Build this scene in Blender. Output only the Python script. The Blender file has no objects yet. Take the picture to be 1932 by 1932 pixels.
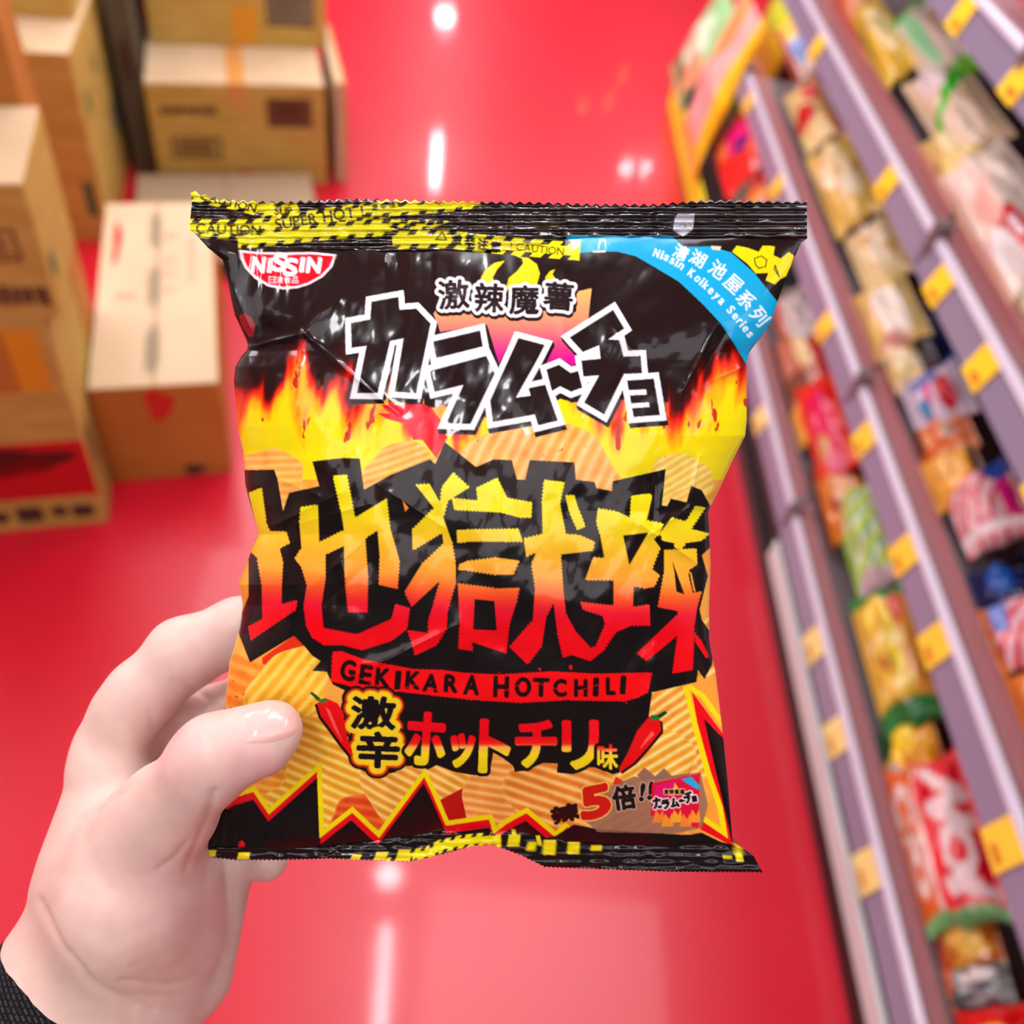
import bpy, bmesh, math, random
import numpy as np
from mathutils import Vector, Matrix
from mathutils.bvhtree import BVHTree

scene = bpy.context.scene
COL = scene.collection
PI = math.pi

# ------------------------------------------------------------------ camera
FPX = 1700.0                       # focal length in pixels of the 1932 px frame
CAM_H = 1.40
CAM_R = np.array([[0.99246106, -0.10215059, -0.06772228],
                  [0.02947484, 0.73527776, -0.67712470],
                  [0.11896337, 0.67002379, 0.73274541]])
CAM_O = np.array([0.0, 0.0, CAM_H])
cam_data = bpy.data.cameras.new('camera')
cam = bpy.data.objects.new('camera', cam_data)
COL.objects.link(cam)
M4 = Matrix.Identity(4)
for i in range(3):
    for j in range(3):
        M4[i][j] = CAM_R[i][j]
    M4[i][3] = CAM_O[i]
cam.matrix_world = M4
cam_data.sensor_width = 36.0
cam_data.lens = 36.0 * FPX / 1932.0
cam_data.clip_start = 0.02
cam_data.clip_end = 100
cam_data.dof.use_dof = True
cam_data.dof.focus_distance = 0.266
cam_data.dof.aperture_fstop = 7.6
cam_data.dof.aperture_blades = 0
scene.camera = cam

# ------------------------------------------------------------------ world, exposure
world = bpy.data.worlds.new('world')
scene.world = world
world.use_nodes = True
bg = world.node_tree.nodes['Background']
bg.inputs['Color'].default_value = (1.0, 0.965, 0.93, 1)
bg.inputs['Strength'].default_value = WORLD_STRENGTH = 0.75
scene.view_settings.view_transform = 'Standard'
scene.view_settings.look = 'None'
scene.view_settings.gamma = 1.0
scene.view_settings.use_curve_mapping = False
scene.view_settings.exposure = -0.28
TUBE_GLOW = 140.0
PANEL_GLOW = 8.5
SIDE_GLOW = 15.0
MID_GLOW = 7.5
REAR_GLOW = 2.9


# ------------------------------------------------------------------ helpers
def lin(c):
    c = np.asarray(c, dtype=np.float64) / 255.0
    return np.where(c <= 0.04045, c / 12.92, ((c + 0.055) / 1.055) ** 2.4)


def rgba(c):
    v = lin(c)
    return (float(v[0]), float(v[1]), float(v[2]), 1.0)


def mat(name, c, rough=0.5, metal=0.0, spec=0.5, coat=0.0, coat_rough=0.1, emit=None, emit_c=None,
        transmission=0.0, ior=1.45, alpha=1.0):
    m = bpy.data.materials.new(name)
    m.use_nodes = True
    b = m.node_tree.nodes['Principled BSDF']
    b.inputs['Base Color'].default_value = rgba(c)
    b.inputs['Roughness'].default_value = rough
    b.inputs['Metallic'].default_value = metal
    b.inputs['Specular IOR Level'].default_value = spec
    b.inputs['Coat Weight'].default_value = coat
    b.inputs['Coat Roughness'].default_value = coat_rough
    b.inputs['Transmission Weight'].default_value = transmission
    b.inputs['IOR'].default_value = ior
    b.inputs['Alpha'].default_value = alpha
    if emit:
        b.inputs['Emission Color'].default_value = rgba(emit_c or c)
        b.inputs['Emission Strength'].default_value = emit
    return m


def add_noise(m, scale, c1, c2, detail=4.0, bump=0.0, lo=0.35, hi=0.65, stretch=(1, 1, 1), bump_dist=0.001):
    """vary the base colour between two tones by object-space noise, with an optional bump"""
    nt = m.node_tree
    b = nt.nodes['Principled BSDF']
    tc = nt.nodes.new('ShaderNodeTexCoord')
    mp = nt.nodes.new('ShaderNodeMapping')
    mp.inputs['Scale'].default_value = stretch
    nz = nt.nodes.new('ShaderNodeTexNoise')
    nz.inputs['Scale'].default_value = scale
    nz.inputs['Detail'].default_value = detail
    rp = nt.nodes.new('ShaderNodeValToRGB')
    rp.color_ramp.elements[0].position = lo
    rp.color_ramp.elements[0].color = rgba(c1)
    rp.color_ramp.elements[1].position = hi
    rp.color_ramp.elements[1].color = rgba(c2)
    L = nt.links.new
    L(tc.outputs['Object'], mp.inputs['Vector'])
    L(mp.outputs['Vector'], nz.inputs['Vector'])
    L(nz.outputs['Fac'], rp.inputs['Fac'])
    L(rp.outputs['Color'], b.inputs['Base Color'])
    if bump:
        bp = nt.nodes.new('ShaderNodeBump')
        bp.inputs['Strength'].default_value = bump
        bp.inputs['Distance'].default_value = bump_dist
        L(nz.outputs['Fac'], bp.inputs['Height'])
        L(bp.outputs['Normal'], b.inputs['Normal'])
    return m


def print_mat(name, rough=0.2, spec=0.5, coat=0.0, coat_rough=0.05):
    """printed film: colour comes from the mesh's own print attribute"""
    m = mat(name, (200, 200, 200), rough, spec=spec, coat=coat, coat_rough=coat_rough)
    nt = m.node_tree
    a = nt.nodes.new('ShaderNodeVertexColor')
    a.layer_name = 'print'
    nt.links.new(a.outputs['Color'], nt.nodes['Principled BSDF'].inputs['Base Color'])
    return m


def tag(o, label=None, cat=None, group=None, kind=None):
    if label:
        o['label'] = label
    if cat:
        o['category'] = cat
    if group:
        o['group'] = group
    if kind:
        o['kind'] = kind
    return o


def empty(name, loc=(0, 0, 0), rz=0.0):
    o = bpy.data.objects.new(name, None)
    COL.objects.link(o)
    o.location = loc
    o.rotation_euler = (0, 0, rz)
    o.empty_display_size = 0.05
    return o


def link(name, me, parent=None, mats=()):
    for m in mats:
        me.materials.append(m)
    o = bpy.data.objects.new(name, me)
    COL.objects.link(o)
    if parent is not None:
        o.parent = parent
    return o


def np_mesh(name, verts, quads, colors=None, smooth=True):
    """fast mesh from numpy arrays (quads only), colours are linear RGB per vertex"""
    me = bpy.data.meshes.new(name)
    nv, nf = len(verts), len(quads)
    me.vertices.add(nv)
    me.vertices.foreach_set('co', np.asarray(verts, dtype=np.float32).ravel())
    me.loops.add(nf * 4)
    me.loops.foreach_set('vertex_index', np.asarray(quads, dtype=np.int32).ravel())
    me.polygons.add(nf)
    me.polygons.foreach_set('loop_start', np.arange(0, nf * 4, 4, dtype=np.int32))
    if smooth:
        me.polygons.foreach_set('use_smooth', np.ones(nf, dtype=bool))
    me.update(calc_edges=True)
    if colors is not None:
        at = me.color_attributes.new('print', 'FLOAT_COLOR', 'POINT')
        c4 = np.ones((nv, 4), dtype=np.float32)
        c4[:, :3] = colors
        at.data.foreach_set('color', c4.ravel())
    return me


def grid_quads(nr, nc, flip=False, base=0):
    a = np.arange(nr * nc).reshape(nr, nc) + base
    q = np.stack([a[:-1, :-1], a[1:, :-1], a[1:, 1:], a[:-1, 1:]], -1).reshape(-1, 4)
    return q[:, ::-1] if flip else q


class MB:
    """collects boxes, quads and tubes, then links them as ONE mesh object"""
    def __init__(self):
        self.v, self.f, self.m = [], [], []

    def face(self, pts, mi=0):
        b = len(self.v)
        self.v += [tuple(p) for p in pts]
        self.f.append(list(range(b, b + len(pts))))
        self.m.append(mi)

    def box(self, x0, x1, y0, y1, z0, z1, mi=0):
        b = len(self.v)
        self.v += [(x0, y0, z0), (x1, y0, z0), (x1, y1, z0), (x0, y1, z0),
                   (x0, y0, z1), (x1, y0, z1), (x1, y1, z1), (x0, y1, z1)]
        for q in [(0, 3, 2, 1), (4, 5, 6, 7), (0, 1, 5, 4), (1, 2, 6, 5), (2, 3, 7, 6), (3, 0, 4, 7)]:
            self.f.append([b + k for k in q])
            self.m.append(mi)

    def prism(self, prof, axis_pts, mi=0):
        """extrude a closed 2-D profile (x,z) between two y values"""
        y0, y1 = axis_pts
        n = len(prof)
        b = len(self.v)
        self.v += [(p[0], y0, p[1]) for p in prof] + [(p[0], y1, p[1]) for p in prof]
        for i in range(n):
            j = (i + 1) % n
            self.f.append([b + i, b + j, b + n + j, b + n + i])
            self.m.append(mi)
        self.f.append([b + i for i in range(n)][::-1])
        self.f.append([b + n + i for i in range(n)])
        self.m += [mi, mi]

    def cyl(self, p0, p1, r0, r1=None, n=16, mi=0):
        r1 = r0 if r1 is None else r1
        p0, p1 = Vector(p0), Vector(p1)
        d = (p1 - p0).normalized()
        a = d.orthogonal().normalized()
        c = d.cross(a)
        b = len(self.v)
        for p, r in ((p0, r0), (p1, r1)):
            for k in range(n):
                t = 2 * PI * k / n
                q = p + a * (r * math.cos(t)) + c * (r * math.sin(t))
                self.v.append(tuple(q))
        for k in range(n):
            j = (k + 1) % n
            self.f.append([b + k, b + j, b + n + j, b + n + k])
            self.m.append(mi)
        self.f.append([b + k for k in range(n)][::-1])
        self.f.append([b + n + k for k in range(n)])
        self.m += [mi, mi]

    def build(self, name, mats, parent=None, bevel=0.0, smooth=False, seg=2):
        me = bpy.data.meshes.new(name)
        me.from_pydata(self.v, [], self.f)
        for i, p in enumerate(me.polygons):
            p.material_index = self.m[i]
            p.use_smooth = smooth
        bm = bmesh.new()
        bm.from_mesh(me)
        bmesh.ops.recalc_face_normals(bm, faces=bm.faces)
        bm.to_mesh(me)
        bm.free()
        o = link(name, me, parent, mats if isinstance(mats, (list, tuple)) else [mats])
        if bevel:
            b = o.modifiers.new('bevel', 'BEVEL')
            b.width = bevel
            b.segments = seg
            b.limit_method = 'ANGLE'
        return o


def ray(x, y):
    return CAM_R @ np.array([x - 966.0, -(y - 966.0), -FPX])


def on_plane(x, y, p, n):
    d = ray(x, y)
    t = np.dot(np.asarray(p) - CAM_O, n) / np.dot(d, n)
    return CAM_O + t * d


def cam_pts(x, y, z):
    """camera-space metric points for pixel x,y at depth z -> world"""
    x, y, z = np.broadcast_arrays(np.asarray(x, float), np.asarray(y, float), np.asarray(z, float))
    c = np.stack([(x - 966) * z / FPX, -(y - 966) * z / FPX, -z], -1)
    return c @ CAM_R.T + CAM_O


def hash2(i, j, seed):
    n = (i.astype(np.int64) * 374761393 + j.astype(np.int64) * 668265263 + seed * 1442695041) & 0x7fffffff
    n = ((n ^ (n >> 13)) * 1274126177) & 0x7fffffff
    return ((n ^ (n >> 16)) & 0xffff) / 65535.0


def vnoise(x, y, seed=0):
    xi, yi = np.floor(x), np.floor(y)
    fx, fy = x - xi, y - yi
    fx = fx * fx * (3 - 2 * fx)
    fy = fy * fy * (3 - 2 * fy)
    xi, yi = xi.astype(np.int64), yi.astype(np.int64)
    a, b = hash2(xi, yi, seed), hash2(xi + 1, yi, seed)
    c, d = hash2(xi, yi + 1, seed), hash2(xi + 1, yi + 1, seed)
    return (a * (1 - fx) + b * fx) * (1 - fy) + (c * (1 - fx) + d * fx) * fy


def fbm(x, y, seed=0, oct=4):
    s, amp, tot = 0.0, 1.0, 0.0
    for o in range(oct):
        s = s + amp * vnoise(x * 2 ** o + 17.3 * o, y * 2 ** o - 9.1 * o, seed + o)
        tot += amp
        amp *= 0.5
    return s / tot


# ------------------------------------------------------------------ the room
floor_m = mat('red_floor', (222, 16, 50), 0.07, spec=0.14, coat=1.0, coat_rough=0.36)
add_noise(floor_m, 1.7, (184, 8, 34), (193, 12, 41), bump=0.0)
bm_ = MB()
bm_.box(-5, 5, -3, 15, -0.05, 0)
tag(bm_.build('floor', floor_m), kind='structure')

ceil_m = mat('ceiling_white', (240, 236, 230), 0.8)
bm_ = MB()
bm_.box(-5, 5, -3, 15, 3.0, 3.05)
tag(bm_.build('ceiling', ceil_m), kind='structure')

wall_m = mat('wall_paint', (214, 200, 188), 0.7)
add_noise(wall_m, 3, (210, 196, 184), (220, 206, 194))
bm_ = MB()
bm_.box(-5, 5, 15, 15.1, 0, 3)
tag(bm_.build('wall_far', wall_m), kind='structure')
bm_ = MB()
bm_.box(5, 5.1, -3, 15, 0, 3)
tag(bm_.build('wall_right', wall_m), kind='structure')

dark_m = mat('dark_wall', (96, 88, 84), 0.8)
bm_ = MB()
bm_.box(-5, 5, -3.1, -3, 0, 3)
tag(bm_.build('wall_back', dark_m), kind='structure')
bm_ = MB()
bm_.box(-5.1, -5, -3, 15, 0, 3)
tag(bm_.build('wall_left', wall_m), kind='structure')

# ceiling lights: a slightly skewed line of tubes and spots down the aisle, and wide panels mostly added as fill light
tube_m = mat('tube_glow', (250, 250, 255), 0.4, emit=TUBE_GLOW)
panel_m = mat('panel_glow', (250, 250, 255), 0.4, emit=PANEL_GLOW)
fix_m = mat('fixture_white', (235, 235, 235), 0.4)
side_m = mat('side_fill_glow', (250, 250, 255), 0.4, emit=SIDE_GLOW)
mid_m = mat('mid_fill_glow', (250, 250, 255), 0.4, emit=MID_GLOW)
rear_m = mat('rear_fill_glow', (250, 250, 255), 0.4, emit=REAR_GLOW)
soft_m = mat('fill_spot_glow', (250, 250, 255), 0.4, emit=55)
amber_m = mat('amber_glow', (255, 150, 40), 0.4, emit=60)
violet_m = mat('violet_glow', (220, 120, 255), 0.4, emit=20)


def tube(y0, y1, lab):
    x0, x1 = -0.02 - 0.0555 * y0, -0.02 - 0.0555 * y1
    r = empty('tube_light', ((x0 + x1) / 2, (y0 + y1) / 2, 3.0), math.atan2(0.0555, 1))
    L = (y1 - y0) / 2
    b = MB()
    b.box(-0.05, 0.05, -L, L, -0.03, -0.0005)
    b.build('housing', fix_m, r, 0.004)
    d = MB()
    d.cyl((0, -L + 0.02, -0.045), (0, L - 0.02, -0.045), 0.020)
    d.build('diffuser', tube_m, r, smooth=False)
    tag(r, lab, 'ceiling light', 'tube lights above the aisle')


def spot(x, y, m, rad, lab, grp):
    r = empty('spot_light', (x, y, 3.0))
    b = MB()
    b.cyl((0, 0, -0.0005), (0, 0, -0.07), rad * 1.25)
    b.build('housing', fix_m, r)
    d = MB()
    d.cyl((0, 0, -0.0705), (0, 0, -0.078), rad)
    d.build('lens', m, r)
    tag(r, lab, 'ceiling light', grp)


def panel(x, y, sx, sy, lab, m=None):
    r = empty('light_panel', (x, y, 3.0))
    b = MB()
    b.box(-sx - .03, sx + .03, -sy - .03, sy + .03, -0.02, -0.0005)
    b.build('frame', fix_m, r)
    d = MB()
    d.box(-sx, sx, -sy, sy, -0.03, -0.0205)
    d.build('diffuser', m or panel_m, r)
    tag(r, lab, 'ceiling light', 'ceiling panels beside the aisle')


tube(0.78, 1.40, 'tube light overhead mirrored as the long streak at the bottom of the floor')
tube(8.15, 9.25, 'tube light far down the aisle mirrored above the snack bag')
spot(-0.62, -0.30, soft_m, 0.15, 'added spot for the bag highlight behind the photographer on the carton side', 'spot lights above the aisle')  # added fixture, puts a highlight on the bag film
spot(-0.115, 1.60, tube_m, 0.055, 'round spot light mirrored just above the long floor streak', 'spot lights above the aisle')
spot(-0.72, 12.5, tube_m, 0.11, 'round spot light mirrored at the top of the red floor', 'spot lights above the aisle')
spot(1.45, 9.0, tube_m, 0.045, 'left spot of the pair mirrored near the yellow shelf base', 'spot lights above the aisle')
spot(1.65, 9.05, tube_m, 0.04, 'right spot of the pair mirrored near the yellow shelf base', 'spot lights above the aisle')
for x_, y_, l_ in ((1.55, 11.4, 'amber spot mirrored highest on the red floor'),
                   (1.33, 10.6, 'amber spot mirrored in the middle of three'),
                   (1.03, 10.4, 'amber spot mirrored lowest and leftmost of three')):
    spot(x_, y_, amber_m, 0.03, l_, 'amber spots far away')
panel(0.80, 1.24, 0.70, 0.34, 'ceiling panel mirrored as the pale pink patch at the bottom of the floor')
panel(-1.15, -1.7, 1.0, 1.1, 'added unseen fill panel behind the photographer on the carton side', rear_m)  # added fill light for bag and hand, out of view
panel(1.15, -1.7, 1.0, 1.1, 'added unseen fill panel behind the photographer on the shelf side', rear_m)  # second added fill light, shelf side
panel(-3.4, 3.4, 0.6, 2.2, 'added fill panel above the cartons', side_m)  # added to brighten the snack pouches from the left
panel(2.6, 1.6, 0.4, 1.4, 'added fill panel above the snack shelves')  # added soft source, kept out of the floor's mirror image
panel(-0.95, 4.3, 0.45, 2.2, 'added fill panel over the middle of the aisle on the carton side', mid_m)  # added fill, its mirror image hidden behind the bag
panel(0.80, 4.3, 0.75, 2.2, 'added fill panel over the middle of the aisle on the shelf side', mid_m)  # added fill for cartons and shelves, pairs with the one opposite


# ------------------------------------------------------------------ cartons on the left
CARTON_YAW = math.radians(15.3)
CU = np.array([math.cos(CARTON_YAW), math.sin(CARTON_YAW), 0])
CV = np.array([-math.sin(CARTON_YAW), math.cos(CARTON_YAW), 0])
card_m = mat('cardboard', (190, 160, 78), 0.75, spec=0.25)
add_noise(card_m, 9, (182, 150, 70), (196, 168, 88), bump=0.15, stretch=(1, 1, 6))
pale_m = mat('pale_and_lit_lid_board', (226, 196, 150), 0.7, spec=0.25)  # on lids the paler tone is top light put into the colour
add_noise(pale_m, 7, (190, 170, 134), (200, 180, 146), bump=0.1)
orange_m = mat('orange_cardboard', (196, 118, 58), 0.75, spec=0.25)
add_noise(orange_m, 8, (176, 112, 44), (190, 126, 56), bump=0.1)
seam_m = mat('carton_seam', (120, 84, 50), 0.9)
ink_m = mat('dark_ink', (74, 44, 34), 0.8)
ink2_m = mat('brown_ink', (122, 74, 42), 0.8)
red_ink_m = mat('red_ink', (200, 40, 26), 0.7)
pink_ink_m = mat('faded_red_ink', (226, 150, 120), 0.7)
green_ink_m = mat('green_ink', (70, 104, 66), 0.7)
deepred_m = mat('red_print', (196, 14, 22), 0.6)
grey_ink_m = mat('grey_ink', (140, 128, 104), 0.8)
yellow_ink_m = mat('amber_tape_print', (214, 150, 30), 0.5)
tape_m = mat('packing_tape', (206, 150, 82), 0.25, spec=0.5)
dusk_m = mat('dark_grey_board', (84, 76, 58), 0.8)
slab_m = mat('grey_board', (150, 132, 104), 0.8)
CM = [card_m, seam_m, ink_m, ink2_m, red_ink_m, pink_ink_m, green_ink_m, deepred_m, grey_ink_m, yellow_ink_m,
      pale_m, orange_m, dusk_m, slab_m]


def carton(label, u, v, z, marks=(), tape=True, face=0, top=10, group=None, name='carton', dyaw=0.0):
    """u,v,z = (lo,hi) in the cartons' own frame; marks = (face, a0,a1,b0,b1, material[, shape]) in fractions"""
    cx, cy = (u[0] + u[1]) / 2, (v[0] + v[1]) / 2
    base = CU * cx + CV * cy
    w, d, h = (u[1] - u[0]) / 2, (v[1] - v[0]) / 2, z[1] - z[0]
    root = empty(name, (base[0], base[1], z[0]), CARTON_YAW + dyaw)
    b = MB()
    b.box(-w, w, -d, d, 0.0005, h - 0.0005, face)
    # lid flaps: two sheets meeting along the middle with a dark seam between
    e = 0.0008
    b.box(-w + .001, -0.0015, -d + .001, d - .001, h - 0.0005, h + .0022, top)
    b.box(0.0015, w - .001, -d + .001, d - .001, h - 0.0005, h + .0022, top)
    b.face([(-0.0015, -d + .001, h + e), (0.0015, -d + .001, h + e), (0.0015, d - .001, h + e), (-0.0015, d - .001, h + e)], 1)

    def on(f, a, c):
        if f == 'front':
            return (-w + 2 * w * a, -d - e, h * c)
        if f == 'right':
            return (w + e, -d + 2 * d * a, h * c)
        return (-w + 2 * w * a, -d + 2 * d * c, h + .0022 + e)
    for mk in marks:
        f, a0, a1, c0, c1, mi = mk[:6]
        if len(mk) > 6 and mk[6] == 'blob':
            pts = []
            for k in range(22):
                t = 2 * PI * k / 22
                rr = 1 + 0.18 * math.sin(3 * t + 1) + 0.1 * math.sin(5 * t)
                pts.append(on(f, (a0 + a1) / 2 + (a1 - a0) / 2 * rr * math.cos(t), (c0 + c1) / 2 + (c1 - c0) / 2 * rr * math.sin(t)))
            b.face(pts, mi)
        elif len(mk) > 6 and mk[6] == 'frame':
            ta, tc = (a1 - a0) * .06, (c1 - c0) * .1
            for q in ((a0, a1, c0, c0 + tc), (a0, a1, c1 - tc, c1), (a0, a0 + ta, c0, c1), (a1 - ta, a1, c0, c1)):
                b.face([on(f, q[0], q[2]), on(f, q[1], q[2]), on(f, q[1], q[3]), on(f, q[0], q[3])], mi)
            n = 4
            for k in range(n):
                y0 = c0 + (c1 - c0) * (.2 + .17 * k)
                y1 = y0 + (c1 - c0) * .1
                b.face([on(f, a0 + 2 * ta, y0), on(f, a1 - ta * (2 + k % 2), y0), on(f, a1 - ta * (2 + k % 2), y1), on(f, a0 + 2 * ta, y1)], mi)
        elif len(mk) > 6 and mk[6] == 'text':
            rnd = random.Random(int(a0 * 1000 + c0 * 77))
            horiz = f != 'top'
            x = a0
            while x < a1 - .005:
                wd = (a1 - a0) * rnd.uniform(.03, .075)
                lo = c0 + (c1 - c0) * rnd.uniform(0, .25)
                hi = c1 - (c1 - c0) * rnd.uniform(0, .25)
                b.face([on(f, x, lo), on(f, min(a1, x + wd), lo), on(f, min(a1, x + wd), hi), on(f, x, hi)], mi)
                x += wd * 1.35
        else:
            b.face([on(f, a0, c0), on(f, a1, c0), on(f, a1, c1), on(f, a0, c1)], mi)
    b.build('box_body', CM, root, 0.003)
    if tape:
        t = MB()
        tw = 0.024
        t.box(-tw, tw, -d, d, h + .0024, h + .0030)
        t.box(-tw, tw, -d - .0012, -d - .0006, h - 0.07, h + .0030)
        t.build('packing_tape', tape_m, root)
    return tag(root, label, 'cardboard box', group)


G = 'cardboard cartons stacked along the aisle'
# stack nearest the camera at the far left
carton('bottom carton of the front stack with a red printed band and dark brown picture', (-1.00, -0.334), (1.291, 1.53), (0, 0.482),
       [('front', 0.0, 1.0, .17, .46, 7), ('front', .70, .95, .30, .44, 2, 'blob'), ('front', 0.0, .98, .04, .13, 2, 'text'),
        ('front', .0, .90, .70, .96, 11), ('front', .9, .97, .7, .96, 9), ('right', .1, .3, .2, .5, 3, 'text')], face=0, tape=False, group=G)
carton('upper carton of the front stack with top light painted on its lid and small framed label', (-0.95, -0.308), (1.291, 1.53), (0.4825, 0.705),
       [('front', .80, .955, .46, .70, 3, 'frame'), ('front', .70, .99, .10, .28, 2, 'text'), ('front', .72, .93, .78, .95, 11),
        ('right', .1, .25, .2, .45, 6, 'text')], tape=False, group=G)
carton('tall brown carton right behind the front stack cut by the left border', (-0.90, -0.333), (1.535, 1.65), (0, 1.25),
       [('front', .70, .90, .60, .66, 5, 'text'), ('front', .75, .9, .72, .8, 3, 'text')], face=11, tape=False, group=G)
# tall box behind them, standing on the floor and seen from its side
carton('tall carton with green marks on its side wall behind the front stack', (-0.86, -0.352), (2.32, 2.92), (0, 0.475),
       [('right', .10, .17, .62, .78, 6, 'text'), ('right', .35, .42, .70, .84, 6, 'text'), ('right', .5, .8, .25, .5, 8, 'text'),
        ('front', .92, .97, .15, .35, 6)], face=0, tape=False, group=G, dyaw=math.radians(-4))
carton('carton set back on top of the tall carton', (-0.90, -0.36), (2.52, 2.93), (0.4775, 0.80),
       [('right', .2, .5, .2, .6, 6, 'text'), ('front', .7, .9, .4, .7, 3, 'frame')], tape=False, group=G, dyaw=math.radians(-4))
# long low box beside the bag
carton('long carton, lid toned as lit from above, on the red floor with red and grey print down its lid', (-0.329, -0.097), (1.400, 2.06), (0, 0.242),
       [('top', .42, .54, .03, .30, 8, 'text'), ('top', .42, .54, .36, .62, 8, 'text'), ('top', .42, .54, .68, .95, 8, 'text'),
        ('top', .15, .33, .42, .46, 5), ('top', .56, .66, .45, .48, 5), ('top', .56, .66, .54, .57, 5), ('top', .56, .66, .62, .65, 5),
        ('top', .56, .68, .76, .80, 5), ('top', .78, .83, .5, .78, 5), ('top', .10, .17, .62, .88, 4, 'blob'),
        ('front', .40, .62, .66, .98, 4, 'blob'), ('front', .60, .78, .02, .14, 2, 'blob')], face=11, tape=False, group=G)
# stack in the middle distance
carton('lower carton of the back stack with taped lid and three printed labels', (-0.253, 0.222), (2.592, 3.06), (0.0, 0.291),
       [('front', .06, .38, .70, .80, 2, 'text'), ('front', .66, .92, .60, .88, 2, 'frame'), ('front', .66, .92, .62, .86, 3),
        ('front', .10, .38, .28, .50, 2, 'frame'), ('front', .1, .42, .06, .14, 3, 'text'), ('front', .44, .58, .03, .16, 4, 'blob')], face=0, group=G)
carton('upper carton of the back stack with a line of print and a dark label', (-0.235, 0.253), (2.845, 3.30), (0.2945, 0.66),
       [('front', .30, .76, .58, .66, 3, 'text'), ('front', .66, .93, .16, .40, 2, 'frame'), ('front', .68, .92, .18, .38, 8),
        ('front', .46, .60, .02, .30, 9)], face=0, group=G)
carton('narrow carton toned dark for the shaded gap between tall carton and back stack', (-0.322, -0.262), (2.66, 3.2), (0, 0.50),  # dark tone stands in for the shade between the stacks
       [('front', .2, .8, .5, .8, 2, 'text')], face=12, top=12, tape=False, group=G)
carton('flat grey board bundle on the floor in front of the back stack', (-0.31, 0.17), (2.12, 2.57), (0, 0.045),
       [('top', .1, .9, .1, .14, 3)], face=12, top=13, tape=False, group=G)
# folded sheet leaning at the right of the back stack
sh = empty('cardboard_sheet', tuple(CU * 0.262 + CV * 2.60), CARTON_YAW)
b_ = MB()
b_.box(-0.012, 0.012, 0.0, 0.42, 0.001, 0.30)
b_.build('folded_flap', pale_m, sh, 0.002)
b_ = MB()
b_.box(0.0125, 0.022, 0.02, 0.44, 0.001, 0.285)
b_.build('folded_flap', card_m, sh, 0.002)
tag(sh, 'folded pale cardboard sheet standing against the back stack beside the red aisle', 'cardboard sheet')

# ------------------------------------------------------------------ shelves on the right
X0 = 0.655
shelf_m = mat('shelf_enamel', (120, 112, 116), 0.35)
back_m = mat('shelf_back_panel', (70, 62, 62), 0.6)
chan_m = mat('price_channel_plastic', (138, 132, 156), 0.14, spec=0.7)
lip_m = mat('channel_lip', (206, 206, 222), 0.12, spec=0.8)
guard_m = mat('acrylic_floor_tint', (208, 150, 152), 0.05, spec=0.6, alpha=0.30)  # red floor's reflection put into the acrylic's tint
kick_m = mat('black_kick', (16, 15, 17), 0.3)
steel_m = mat('silver_strip', (222, 236, 236), 0.4, metal=0.1)
yellow_m = mat('yellow_card', (236, 228, 16), 0.45)
oband_m = mat('orange_band', (240, 120, 20), 0.45)
DECKS = {'T': 0.084, 'A': 0.152, 'B': 0.475, 'C': 0.752, 'D': 1.008}


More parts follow.
